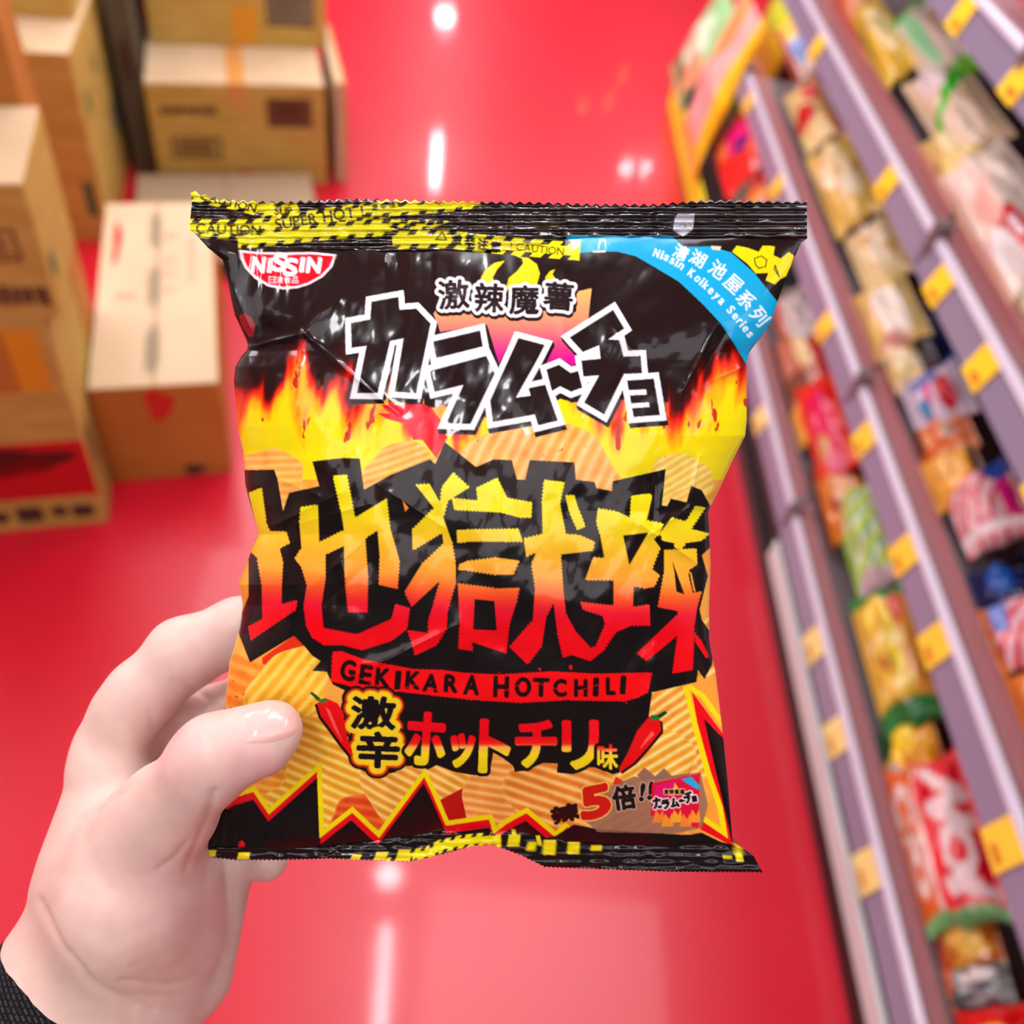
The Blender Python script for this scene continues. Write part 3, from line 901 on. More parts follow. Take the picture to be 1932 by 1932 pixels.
def stroke_poly(pts, w, col, closed=True, mitre=True):
    """thick line of half-width w along a polygon with mitred corners"""
    P = [np.asarray(p, float) for p in pts]
    n = len(P)
    for i in range(n if closed else n - 1):
        a, b = P[i], P[(i + 1) % n]
        d = (b - a) / max(np.linalg.norm(b - a), 1e-9)
        q = np.array([-d[1], d[0]]) * w
        fill([a + q, b + q, b - q, a - q], col)
    if mitre:
        rng = range(n) if closed else range(1, n - 1)
        for i in rng:
            a, b, c = P[i - 1], P[i], P[(i + 1) % n]
            d1 = (b - a) / max(np.linalg.norm(b - a), 1e-9)
            d2 = (c - b) / max(np.linalg.norm(c - b), 1e-9)
            cr = d1[0] * d2[1] - d1[1] * d2[0]
            s = -1 if cr > 0 else 1
            n1 = np.array([-d1[1], d1[0]]) * w * s
            n2 = np.array([-d2[1], d2[0]]) * w * s
            m = n1 + n2
            mm = np.dot(m, m)
            if mm < 1e-6:
                continue
            tip = m * (2 * w * w / mm)
            L = np.linalg.norm(tip)
            if L > 2.6 * w:
                tip *= 2.6 * w / L
            fill([b, b + n1, b + tip, b + n2], col)


# glyph outlines come from Blender's own text object
_gl = {}


def glyph(ch):
    if ch not in _gl:
        cu = bpy.data.curves.new('glyph', 'FONT')
        cu.body = ch
        cu.size = 1.0
        cu.resolution_u = 4
        ob = bpy.data.objects.new('glyph', cu)
        COL.objects.link(ob)
        bpy.context.view_layer.update()
        dg = bpy.context.evaluated_depsgraph_get()
        me = ob.evaluated_get(dg).to_mesh()
        n = {}
        for p in me.polygons:
            for k in p.edge_keys:
                n[k] = n.get(k, 0) + 1
        v = [x.co.xy.copy() for x in me.vertices]
        E = np.array([[v[a], v[b]] for (a, b), c in n.items() if c == 1], float) if n else np.zeros((0, 2, 2))
        ob.evaluated_get(dg).to_mesh_clear()
        bpy.data.objects.remove(ob)
        bpy.data.curves.remove(cu)
        _gl[ch] = E
    return _gl[ch]


def glyph_edges(ch, cx, cy, w, h, rot=0.0, slant=0.0):
    """glyph fitted into a w x h box centred on cx,cy (reference px)"""
    E = glyph(ch)
    if len(E) == 0:
        return E
    lo, hi = E.reshape(-1, 2).min(0), E.reshape(-1, 2).max(0)
    P = (E - (lo + hi) / 2) / np.maximum(hi - lo, 1e-6)
    x, y = P[..., 0] * w, -P[..., 1] * h
    x = x - slant * y
    a = math.radians(rot)
    return np.stack([cx + x * math.cos(a) - y * math.sin(a), cy + x * math.sin(a) + y * math.cos(a)], -1)


def put_glyph(ch, cx, cy, w, h, col, rot=0, bold=0.0, slant=0.0, outline=None, shift=None):
    E = glyph_edges(ch, cx, cy, w, h, rot, slant)
    if len(E) == 0:
        return
    pad = max([bold] + [o[0] + bold for o in (outline or [])]) + 3
    sl, m = mask_edges(E, pad)
    if m.size == 0:
        return
    if bold:
        m = dilate(m, bold)
    for r, c in (outline or []):
        put(sl, dilate(m, r), c)
    put(sl, m, col)


def text_line(txt, x0, y0, size, col, rot=0.0, bold=0.0, adv=None):
    """simple proportional setting of latin text starting at x0,y0 (baseline)"""
    a = math.radians(rot)
    x = 0.0
    for ch in txt:
        E = glyph(ch)
        if len(E) == 0:
            x += size * .32
            continue
        lo, hi = E.reshape(-1, 2).min(0), E.reshape(-1, 2).max(0)
        w = hi[0] - lo[0]
        P = E - np.array([lo[0], 0])
        px, py = P[..., 0] * size + x, -P[..., 1] * size
        Q = np.stack([x0 + px * math.cos(a) - py * math.sin(a), y0 + px * math.sin(a) + py * math.cos(a)], -1)
        sl, m = mask_edges(Q, bold + 2)
        if m.size:
            put(sl, dilate(m, bold) if bold else m, col)
        x += (w + .10) * size
    return x


BLACK = (19, 17, 17)
WHITE = (238, 244, 248)
YLW = (240, 240, 12)
REDC = (232, 14, 30)
canvas[:] = BLACK

# --- flames and the potato chips behind the lettering
top_y = 700 + 22 * np.sin(GX / 60.0) + 60 * (fbm(GX / 46.0, GY / 400.0, 5, 2) - .5)
fl = (GY - top_y) / 120.0
tongue = fbm(GX / 30.0 + .25 * np.sin(GY / 40.0), GY / 115.0, 11, 3) - .5
heat = fl + tongue * 1.9
heat = np.where(GY > 860, np.maximum(heat, .9), heat)
ramp_x = [-.35, 0.02, .22, .42, .62, .95, 1.4]
ramp_c = np.array([BLACK, (70, 12, 8), (216, 24, 14), (240, 88, 16), (250, 176, 20), (246, 232, 8), (238, 234, 20)], float)
fm = (GY > 640) & (GY < 935) & (~((GX > 800) & (GX < 1260) & (GY < 742 + 36 * fbm(GX / 30.0, GY / 90.0, 8, 2))))
flc = np.stack([np.interp(heat, ramp_x, ramp_c[:, k]) for k in range(3)], -1).astype(np.float32)
canvas[fm] = flc[fm]
blk_spots = fm & (heat > .1) & (heat < .9) & (fbm(GX / 16.0, GY / 40.0, 31, 3) > .74)
canvas[blk_spots] = (190, 50, 14)
# magenta-red patch in the middle of the flames
fill(Z1([(1470, 1680), (1780, 1670), (1830, 1700), (1932, 1830), (1932, 1932), (1700, 1932), (1640, 1800), (1500, 1720)]), (222, 26, 52))
fill(Z4([(1130, 0), (1490, 0), (1640, 170), (1560, 330), (1500, 250), (1380, 90), (1200, 40)]), (224, 34, 52))
low = GY > 905
base_l = 238 + 0 * GX
nlow = fbm(GX / 70.0, GY / 70.0, 21, 3)
lowc = np.stack([236 + 12 * nlow, 150 + 50 * nlow, 44 + 40 * nlow], -1).astype(np.float32)
canvas[low] = lowc[low]


def chip(cx, cy, rx, ry, rot, c1, c2, ridge_rot, freq, seed=0, spots=0.0):
    R = max(rx, ry) * 1.15
    c0, c1_ = max(0, int((cx - R - CX0) * SS)), min(CW * SS, int((cx + R - CX0) * SS))
    r0, r1 = max(0, int((cy - R - CY0) * SS)), min(CH * SS, int((cy + R - CY0) * SS))
    sl = (slice(r0, r1), slice(c0, c1_))
    gx, gy, sub = GX[sl], GY[sl], canvas[sl]
    a = math.radians(rot)
    x, y = gx - cx, gy - cy
    u, v = (x * math.cos(a) + y * math.sin(a)) / rx, (-x * math.sin(a) + y * math.cos(a)) / ry
    ang = np.arctan2(v, u)
    r = np.hypot(u, v) * (1 + .05 * np.sin(ang * 3 + seed) + .03 * np.sin(ang * 7 + seed * 2))
    m = r < 1
    b = math.radians(ridge_rot)
    q = (x * math.cos(b) + y * math.sin(b)) / freq + .25 * (fbm(x / 60, y / 60, seed, 2) - .5)
    w = (.5 + .5 * np.sin(q * 2 * PI)) ** 1.4
    nz = fbm(gx / 24.0, gy / 24.0, seed + 40, 3)
    c1, c2 = np.asarray(c1, float), np.asarray(c2, float)
    col = c1 * (1 - w[..., None]) + c2 * w[..., None] + (nz[..., None] - .5) * 34
    rim = np.clip((r - .93) / .07, 0, 1)[..., None]
    col = col * (1 - .35 * rim) + np.array((250, 214, 110)) * .35 * rim
    sub[m] = np.clip(col, 0, 255).astype(np.float32)[m]
    if spots:
        sp = m & (fbm(gx / 5.0, gy / 5.0, seed + 60, 2) > 1 - spots)
        sub[sp] = (190, 70, 24)


C1, C2 = (236, 152, 48), (255, 212, 112)
chip(505, 905, 70, 58, 0, (244, 176, 70), (252, 206, 110), 88, 15, 1, .10)
chip(755, 892, 74, 54, -20, (246, 170, 56), (254, 204, 108), 70, 13, 2)
chip(1020, 905, 160, 112, 12, (248, 168, 66), (255, 206, 124), 28, 22, 3, .12)
chip(1282, 905, 62, 48, 0, (236, 206, 80), (252, 234, 140), 60, 13, 4, .1)
chip(1300, 985, 60, 60, 0, (240, 200, 84), (252, 226, 130), 60, 14, 5)
fill(Z4([(290, 1780), (520, 1620), (760, 1810), (740, 1900), (500, 1932), (290, 1900)]), (222, 50, 24))
chip(440, 1330, 110, 100, 20, (240, 140, 40), (246, 176, 74), 110, 26, 6, .16)
chip(540, 1300, 92, 62, -42, (236, 186, 36), (252, 226, 100), 40, 20, 7, .12)
chip(1320, 1320, 120, 150, 0, (234, 158, 44), (255, 232, 140), 55, 17, 8, .10)
chip(590, 1470, 128, 116, -18, (236, 168, 34), (255, 232, 118), 112, 17, 9, .06)
chip(470, 1440, 70, 70, 0, (238, 150, 40), (250, 190, 80), 100, 18, 10, .1)
chip(700, 1560, 80, 60, 10, (216, 70, 24), (236, 110, 40), 100, 19, 11)
chip(790, 1480, 120, 86, 24, (232, 160, 44), (255, 228, 130), 118, 16, 12, .05)
fill(Z6([(1575, 1020), (1860, 870), (1870, 1160), (1640, 1190)]), (186, 26, 20))
chip(936, 1512, 62, 84, 8, (234, 150, 60), (252, 204, 116), 98, 16, 13, .08)
chip(1075, 1500, 120, 96, 14, (228, 136, 44), (255, 212, 120), 108, 19, 14, .08)
chip(1230, 1440, 96, 70, 20, (236, 168, 44), (255, 236, 146), 60, 17, 15, .06)
chip(1210, 1560, 90, 60, 10, (240, 156, 54), (252, 200, 104), 60, 17, 16, .06)
fill(Z7([(920, 860), (980, 900), (960, 920), (900, 910)]), (224, 50, 24))

# --- jagged burst along the bottom: black ground, red and yellow edging
JL = Z6([(180, 1010), (215, 985), (350, 945), (450, 1090), (780, 795), (797, 1240), (1000, 1080), (1175, 1245), (1480, 835), (1540, 960), (1630, 1170), (1900, 1130)])
JR = Z7([(90, 1130), (118, 1215), (190, 1160), (262, 1120), (330, 1085), (520, 1245), (600, 1175)])
jag = JL + JR
low_close = [(1075, 1700), (380, 1700), (380, 1500)]


def shift(pts, dx, dy):
    return [(x + dx, y + dy) for x, y in pts]


fill(jag + low_close, REDC)
fill(shift(jag, -2, 20) + low_close, BLACK)
fill(Z6([(240, 1330), (250, 1295), (268, 1280), (290, 1305), (285, 1330)]), (210, 20, 34))
stroke_poly(jag, 4.6, (246, 236, 10), closed=False)
fill(Z7([(520, 1255), (640, 1180), (700, 1190), (800, 1210), (1400, 1250), (1500, 1230), (1690, 1320), (1690, 1700), (300, 1700), (300, 1290)]), BLACK)
# right burst
fill(Z7([(1365, 260), (1440, 520), (1530, 830), (1500, 900), (1590, 1040), (1500, 1150), (1480, 1230), (1690, 1330), (1720, 1330), (1720, 200), (1460, 200)]), (250, 170, 60))
fill(Z7([(1425, 300), (1470, 560), (1560, 900), (1660, 1240), (1490, 1150), (1480, 1210), (1690, 1320), (1740, 1320), (1720, 700)]), REDC)
fill(Z7([(1505, 480), (1600, 900), (1690, 1300), (1740, 1300), (1740, 720)]), BLACK)
stroke_poly(Z7([(1382, 262), (1440, 500), (1530, 830), (1610, 1060), (1640, 1235), (1500, 1140)]), 5.2, (246, 234, 14), closed=False)
stroke_poly(Z7([(1400, 262), (1500, 330), (1650, 545)]), 5.0, (246, 234, 14), closed=False)

# --- black plates behind the main lettering
PL = Z4([(140, 415), (375, 410), (400, 480), (440, 715), (485, 580), (705, 530), (655, 350), (880, 325), (1000, 330), (1030, 558), (1225, 448),
         (1510, 335), (1550, 370), (1620, 210), (1845, 390)])
PL += Z5([(65, 355), (180, 305), (300, 310), (335, 440), (390, 440), (420, 310), (715, 325), (725, 440), (850, 455), (860, 495), (965, 515),
          (970, 450), (1320, 370), (1295, 610), (1330, 615), (1355, 565), (1460, 590), (1490, 480), (1560, 510), (1620, 620), (1625, 880),
          (1560, 940), (1600, 1080), (1545, 1300), (1560, 1370), (1610, 1440), (1640, 1560), (1630, 1660), (1578, 1760), (1535, 1700), (1525, 1780),
          (1225, 1850)])
PL += Z7([(1160, 310), (1140, 440), (1130, 560), (960, 830), (900, 845), (780, 800), (740, 800), (640, 845), (530, 835), (535, 775), (440, 770),
          (330, 820), (250, 830), (240, 790), (110, 690), (80, 850), (0, 862)])
PL += Z6([(1900, 858), (1790, 850), (1690, 832), (1655, 822), (1560, 785), (1500, 815), (1450, 790), (1340, 790), (1280, 835), (1150, 855),
          (1020, 800), (980, 640), (940, 430), (930, 330), (950, 290), (870, 250), (830, 165), (735, 160), (790, 95), (735, 60)])
PL += Z4([(600, 1700), (520, 1620), (200, 1815), (100, 1560), (190, 1330), (190, 1060), (210, 1005), (250, 880), (190, 620)])
fill(PL, BLACK)
# the outline piece with chip showing through
fill(Z4([(1310, 630), (1357, 690), (1330, 718)]), (248, 160, 60))


def fire(x, y):
    """yellow to red gradient printed in the big letters"""
    yy = y - (x - 900) * .035
    k = [900, 985, 1085, 1112, 1150, 1180]
    c = np.array([(236, 246, 12), (240, 228, 28), (246, 172, 58), (244, 110, 40), (236, 24, 52), (232, 8, 24)], float)
    return np.stack([np.interp(yy, k, c[:, i]) for i in range(3)], -1)


big = [
    Z4([(190, 580), (285, 540), (320, 800), (345, 860), (465, 860), (490, 945), (415, 985), (440, 1080), (430, 1270), (430, 1390), (545, 1360),
        (535, 1430), (205, 1655), (185, 1555), (290, 1500), (285, 1250), (250, 1050), (205, 1010), (260, 885)]),
    Z4([(570, 685), (695, 665), (705, 940), (885, 850), (860, 700), (805, 455), (905, 445), (965, 760), (1195, 620), (1220, 830), (1290, 1070),
        (1275, 1280), (1140, 1250), (1145, 1040), (1130, 850), (1040, 910), (1060, 1180), (1055, 1450), (915, 1450), (890, 1200), (885, 965),
        (750, 1030), (750, 1200), (720, 1400), (735, 1565), (980, 1610), (1230, 1500), (1260, 1390), (1365, 1420), (1345, 1570), (1230, 1660),
        (1020, 1725), (880, 1690), (740, 1690), (650, 1630), (610, 1550), (590, 1400), (615, 1250), (575, 1120), (525, 1060), (575, 980), (560, 800)]),
    Z4([(1405, 520), (1510, 515), (1585, 650), (1600, 530), (1680, 430), (1800, 540), (1640, 640), (1610, 760), (1670, 930), (1700, 1100), (1700, 1230),
        (1640, 1440), (1635, 1560), (1560, 1690), (1405, 1765), (1350, 1580), (1500, 1600), (1500, 1500), (1540, 1380), (1585, 1220), (1380, 1410),
        (1325, 1300), (1450, 1100), (1610, 950), (1600, 870), (1385, 1000), (1380, 850), (1540, 690)]),
    Z5([(-98, 560), (75, 578), (65, 495), (205, 425), (270, 560), (435, 590), (430, 690), (350, 690), (220, 655), (-80, 640)]),
    Z5([(-66, 775), (0, 770), (345, 765), (375, 850), (250, 850), (0, 850), (-60, 860)]),
    Z5([(-52, 1000), (0, 980), (200, 955), (350, 975), (310, 1070), (200, 1070), (0, 1040), (-50, 1040)]),
    Z5([(515, 440), (650, 455), (620, 600), (660, 800), (750, 805), (850, 850), (840, 910), (625, 935), (640, 1150), (660, 1330), (720, 1440), (830, 1560),
        (925, 1560), (820, 1640), (700, 1600), (640, 1620), (600, 1440), (577, 1250), (530, 1350), (500, 1540), (405, 1665), (285, 1550), (440, 1370),
        (455, 1150), (430, 990), (465, 920), (395, 950), (380, 830), (505, 800), (500, 600)]),
    Z5([(655, 545), (715, 540), (745, 640), (790, 750), (735, 775), (680, 650)]),
    Z5([(1455, 718), (1520, 612), (1585, 622), (1490, 765), (1610, 795), (1560, 845), (1450, 860), (1430, 900), (1385, 895), (1380, 860), (1300, 845),
        (1285, 790), (1360, 690)]),
    Z5([(1510, 1450), (1560, 1510), (1605, 1600), (1590, 1625), (1520, 1520)]),
]
for i, p in enumerate(big):
    fill(furry(p, 2.0, 3.4, i), fire)
holed = [
    (Z5([(-57, 1127), (200, 1160), (350, 1155), (330, 1260), (285, 1400), (262, 1592), (30, 1513), (47, 1575), (-52, 1563), (-45, 1400)]),
     [Z5([(55, 1232), (185, 1245), (200, 1437), (45, 1432)])]),
    (Z5([(870, 630), (1000, 650), (1085, 690), (1095, 545), (1215, 530), (1230, 560), (1195, 710), (1310, 730), (1280, 800), (1240, 830), (1285, 890),
         (1230, 1030), (1280, 1070), (1245, 1150), (1190, 1160), (1110, 1145), (1105, 1285), (1215, 1265), (1220, 1405), (1100, 1405), (990, 1450),
         (900, 1580), (825, 1640), (780, 1570), (860, 1540), (920, 1400), (900, 1340), (770, 1300), (755, 1250), (975, 1275), (975, 1105), (785, 1105), (840, 955),
         (915, 960), (885, 800), (860, 720)]), [Z5([(1040, 810), (1205, 790), (1080, 1005)])]),
    (Z5([(1310, 905), (1440, 900), (1525, 895), (1530, 1000), (1475, 1040), (1505, 1190), (1560, 1180), (1530, 1280), (1510, 1420), (1500, 1700),
         (1365, 1725), (1400, 1470), (1195, 1640), (1130, 1590), (1400, 1330), (1400, 1310), (1270, 1285), (1310, 1050)]),
     [Z5([(1365, 980), (1445, 1200), (1392, 1180), (1380, 1060)]), Z5([(1470, 1060), (1490, 1050), (1520, 1180), (1500, 1190)])]),
]
for i, (o, h) in enumerate(holed):
    fill_hole(furry(o, 2.0, 3.4, i + 20), h, fire)

# --- red torn banner with stencilled words
ban = Z6([(870, 35), (930, 30), (1090, 90), (1250, 120), (1420, 150), (1600, 155), (1750, 175)]) + Z7([(0, 178), (150, 185), (500, 165), (800, 180), (1160, 172),
    (1135, 300), (1060, 340), (980, 362), (600, 355), (300, 372), (0, 355)]) + Z6([(1800, 352), (1500, 320), (1300, 298), (1000, 268), (860, 230)])
fill(furry(ban, 1.6, 4.0, 3), (240, 12, 20))
for p_ in (Z7([(140, 170), (150, 165), (155, 180)]), Z7([(400, 140), (425, 145), (420, 165)]), Z7([(612, 120), (632, 125), (630, 155), (612, 150)]), Z7([(985, 350), (1000, 380), (985, 375)])):
    fill(p_, (236, 14, 22))
for ch, cx, cy, w, h, r in [('G', 972, 158, 88, 128, 8), ('E', 1090, 186, 70, 118, 8), ('K', 1202, 205, 84, 112, 6), ('I', 1302, 222, 26, 112, 5), ('K', 1402, 222, 84, 108, 5),
                            ('A', 1520, 240, 90, 108, 5), ('R', 1655, 246, 80, 108, 4), ('A', 1790, 254, 92, 120, 4)]:
    x, y = Z6([(cx, cy)])[0]
    put_glyph(ch, x, y, w / 3.513, h / 3.513, (24, 10, 10), r, 2.0)
for ch, cx, cy, w, h, r in [('H', 160, 266, 90, 128, 2), ('O', 305, 268, 96, 118, 2), ('T', 425, 270, 96, 112, 1), ('C', 550, 274, 78, 106, 0), ('H', 688, 274, 76, 106, 0),
                            ('I', 788, 268, 24, 110, 2), ('L', 886, 262, 52, 104, 0), ('I', 968, 254, 24, 110, 4)]:
    x, y = Z7([(cx, cy)])[0]
    put_glyph(ch, x, y, w / 3.513, h / 3.513, (24, 10, 10), r, 2.0)
for k_, (bx_, by_, tilt_) in enumerate([(690, 1284, .4), (770, 1296, -.3), (840, 1306, .3), (965, 1298, -.4), (1040, 1297, .3), (1115, 1296, -.3)]):
    stroke_poly([(bx_ - 26, by_ - 26 * tilt_), (bx_ + 26, by_ + 26 * tilt_)], .7, (240, 12, 20), closed=False)

# --- two character badge with yellow outline and red glow
for ch, cx, cy, w, h in [('\u6fc0', 1140, 440, 282, 205), ('\u8f9b', 1172, 685, 270, 225)]:
    x, y = Z6([(cx, cy)])[0]
    put_glyph(ch, x, y, w / 3.513, h / 3.513, BLACK, 2, 2.2, outline=[(20, BLACK), (16.5, (150, 30, 14)), (14, (232, 90, 20)), (11, (250, 224, 30))])
for ch, cx, cy, w, h in [('\u6fc0', 1140, 440, 282, 205), ('\u8f9b', 1172, 685, 270, 225)]:
    x, y = Z6([(cx, cy)])[0]
    put_glyph(ch, x, y, w / 3.513, h / 3.513, BLACK, 2, 2.2, outline=[(10.5, (248, 226, 30)), (2.0, (246, 236, 120)), (1.0, (30, 22, 16))])


def two_tone(ysplit, k=5):
    def f(x, y):
        c = np.array([(236, 10, 26), (240, 40, 24), (250, 200, 90), (250, 232, 30), (232, 220, 20)], float)
        return np.stack([np.interp(y, [ysplit - 14, ysplit - 4, ysplit + 3, ysplit + 16, ysplit + 60], c[:, i]) for i in range(3)], -1)
    return f


KA = [('\u30db', Z6([(1487, 610)])[0], 270, 358, 4), ('\u30c3', Z6([(1728, 690)])[0], 168, 232, 4), ('\u30c8', Z6([(1944, 660)])[0], 212, 360, 2),
      ('\u30c1', Z7([(392, 645)])[0], 280, 318, 0), ('\u30ea', Z7([(684, 650)])[0], 246, 330, 0)]
for ch, (x, y), w, h, r in KA:
    put_glyph(ch, x, y, w / 3.513 - 8, h / 3.513 - 8, BLACK, r, 10.5)
for ch, (x, y), w, h, r in KA:
    put_glyph(ch, x, y, w / 3.513 - 8, h / 3.513 - 8, two_tone(1407), r, 4.6)
x, y = Z7([(866, 730)])[0]
put_glyph('\u5473', x, y, 37, 46, two_tone(1415), 0, 1.6, outline=[(6, BLACK)])


def chili(pts, hl, cap, stem, shadow):
    fill(shift(pts, shadow, 3), (34, 8, 6))
    fill(pts, (226, 16, 20))
    fill(hl, (250, 96, 84))
    fill(cap, (20, 130, 50))
    fill(stem, (18, 70, 36))


chili(Z6([(765, 375), (820, 340), (900, 375), (940, 430), (955, 560), (1000, 690), (1000, 735), (930, 650), (850, 540), (790, 460)]),
      Z6([(820, 400), (850, 420), (900, 540), (940, 640), (880, 540)]), Z6([(765, 360), (800, 345), (830, 345), (835, 365), (810, 365), (800, 385), (790, 365)]),
      Z6([(718, 305), (735, 300), (790, 345), (770, 360)]), -4)
chili(Z7([(1135, 470), (1160, 450), (1215, 490), (1220, 560), (1130, 670), (1040, 770), (945, 835), (940, 810), (1000, 700), (1060, 560)]),
      Z7([(1160, 560), (1180, 580), (1110, 650), (1070, 690), (1120, 610)]), Z7([(1150, 460), (1185, 450), (1215, 470), (1205, 490), (1180, 480), (1165, 500), (1155, 475)]),
      Z7([(1190, 455), (1245, 425), (1262, 440), (1215, 475)]), 4)

# --- five times hotter flash with the small pack (the cartoon figures beside it are left out)
fill(Z7([(690, 1130), (700, 1060), (880, 930), (1040, 860), (1160, 880), (1480, 830), (1530, 1050), (1490, 1200), (1300, 1240), (800, 1230)]), (150, 112, 92), .85)
fill(Z7([(1060, 850), (1110, 800), (1180, 860), (1240, 805), (1290, 855), (1400, 840), (1435, 745), (1400, 860), (1100, 890)]), (150, 112, 92))
x, y = Z7([(585, 1105)])[0]
put_glyph('\u8fa3', x, y, 50, 30, (40, 14, 12), -14, 2.6)
x, y = Z7([(785, 1030)])[0]
put_glyph('5', x, y, 50, 54, (206, 30, 18), -12, 3.6, slant=.15, outline=[(4.2, (246, 196, 60)), (3.0, (250, 226, 120)), (1.6, (206, 30, 18))])
x, y = Z7([(975, 1000)])[0]
put_glyph('\u500d', x, y, 42, 44, (30, 20, 18), -8, 1.8, outline=[(2.0, (214, 186, 170))])
for cx, cy in ((1095, 965), (1150, 955)):
    x, y = Z7([(cx, cy)])[0]
    put_glyph('!', x, y, 6, 32, (30, 20, 18), 8, 2.2, outline=[(2.0, (214, 186, 170))])
fill(Z7([(1160, 905), (1480, 840), (1470, 1000), (1470, 1205), (1150, 1120)]), (222, 20, 60))
fill(Z7([(1190, 920), (1330, 890), (1280, 1000), (1180, 990)]), (226, 20, 130), .8)
fill(Z7([(1350, 880), (1420, 862), (1475, 920), (1470, 950), (1430, 930)]), (40, 180, 232))
for sx in range(5):
    x, y = Z7([(1200 + sx * 60, 1125 + (sx % 2) * 26)])[0]
    sl_, m_ = mask_edges(poly_edges([(x - 11, y + 12), (x - 4, y - 13), (x + 4, y - 2), (x + 9, y - 14), (x + 12, y + 12)]))
    put(sl_, m_, (246, 140 + 20 * (sx % 3), 50))
fill(Z7([(1310, 900), (1335, 940), (1375, 965), (1290, 990), (1260, 970), (1300, 950)]), (250, 206, 60))
for ch, cx, cy, w, h in [('\u30ab', 1195, 1035, 56, 70), ('\u30e9', 1250, 1045, 48, 56), ('\u30e0', 1310, 1035, 52, 56), ('\u30fc', 1360, 1020, 36, 12), ('\u30c1', 1402, 1000, 60, 70), ('\u30e7', 1440, 1010, 26, 34)]:
    x, y = Z7([(cx, cy)])[0]
    put_glyph(ch, x, y, w / 3.513, h / 3.513, (24, 14, 14), -10, 1.4, outline=[(2.6, (244, 240, 240))])
for ch, cx in (('\u6fc0', 1255), ('\u8fa3', 1290), ('\u9b54', 1325), ('\u85af', 1360)):
    x, y = Z7([(cx, 962)])[0]
    put_glyph(ch, x, y, 8.5, 9, (60, 20, 20), 0, .4, outline=[(1.6, (246, 220, 160))])
text_line('\u203b', 1214, 1590, 12, (190, 160, 150))

# --- NISSIN-style bowl mark: white rim, red bowl, white lettering
bowl = Z1([(428, 545), (560, 560), (760, 565), (960, 560), (1140, 578), (1110, 670), (1040, 745), (940, 800), (850, 828), (750, 836), (640, 815), (540, 755), (470, 680), (438, 610)])
inner = Z1([(455, 568), (560, 578), (760, 584), (960, 580), (1118, 594), (1085, 670), (1020, 735), (930, 785), (850, 808), (755, 815), (650, 796), (560, 742), (495, 675), (465, 612)])
fill(bowl, (250, 238, 240))
fill(inner, (226, 14, 34))
for ch, cx, cy, w, h in [('N', 570, 655, 88, 108), ('I', 655, 660, 20, 96), ('S', 726, 640, 92, 120), ('S', 806, 672, 92, 120), ('I', 890, 655, 20, 96), ('N', 975, 658, 92, 104)]:
    x, y = Z1([(cx, cy)])[0]
    put_glyph(ch, x, y, w / 3.864, h / 3.864, (252, 246, 246), 2, 2.4, slant=.10)
for i, ch in enumerate('\u65e5\u6e05\u98df\u54c1'):
    x, y = Z1([(670 + i * 56, 766)])[0]
    put_glyph(ch, x, y, 12.5, 13, (250, 232, 234), 0, .5)

# --- flame wisps and pink panel behind the small line of characters


def pinkor(x, y):
    k = [540, 600, 640, 680]
    c = np.array([(252, 200, 110), (252, 156, 112), (240, 96, 120), (232, 10, 150)], float)
    return np.stack([np.interp(y, k, c[:, i]) for i in range(3)], -1)


fill(Z2([(340, 960), (1340, 1000), (1345, 850), (1455, 825), (1425, 1095), (1260, 1180), (1380, 1300), (1320, 1395), (1220, 1335), (1110, 1370), (900, 1130),
         (778, 1375), (690, 1090), (350, 1145), (300, 1010)]), pinkor)
for w_ in ([(825, 622), (745, 640), (680, 690), (648, 745), (640, 800), (745, 810), (735, 745), (765, 690)],
           [(885, 585), (945, 610), (955, 645), (905, 705), (850, 750), (825, 840), (1050, 820), (1078, 720), (1055, 650), (985, 598)],
           [(1190, 685), (1150, 700), (1115, 745), (1120, 800), (1205, 775), (1170, 725)]):
    fill(Z2(w_), lambda x, y: np.stack([0 * x + 246, np.interp(y, [480, 545], [238, 220]), 0 * x + 26], -1))

# --- four white-edged characters
for ch, cx, cy, w, h, r in [('\u6fc0', 448, 872, 215, 205, -4), ('\u8fa3', 708, 895, 205, 205, 3), ('\u9b54', 962, 912, 205, 205, 1), ('\u85af', 1212, 885, 205, 195, 5)]:
    x, y = Z2([(cx, cy)])[0]
    E_ = glyph_edges(ch, x + 1, y + 5, w / 3.864, h / 3.864, r)
    sl_, m_ = mask_edges(E_, 14)
    put(sl_, dilate(m_, 9.0), BLACK)
for ch, cx, cy, w, h, r in [('\u6fc0', 448, 872, 215, 205, -4), ('\u8fa3', 708, 895, 205, 205, 3), ('\u9b54', 962, 912, 205, 205, 1), ('\u85af', 1212, 885, 205, 195, 5)]:
    x, y = Z2([(cx, cy)])[0]
    put_glyph(ch, x, y, w / 3.864, h / 3.864, (24, 22, 24), r, 1.5, outline=[(6.5, WHITE)])

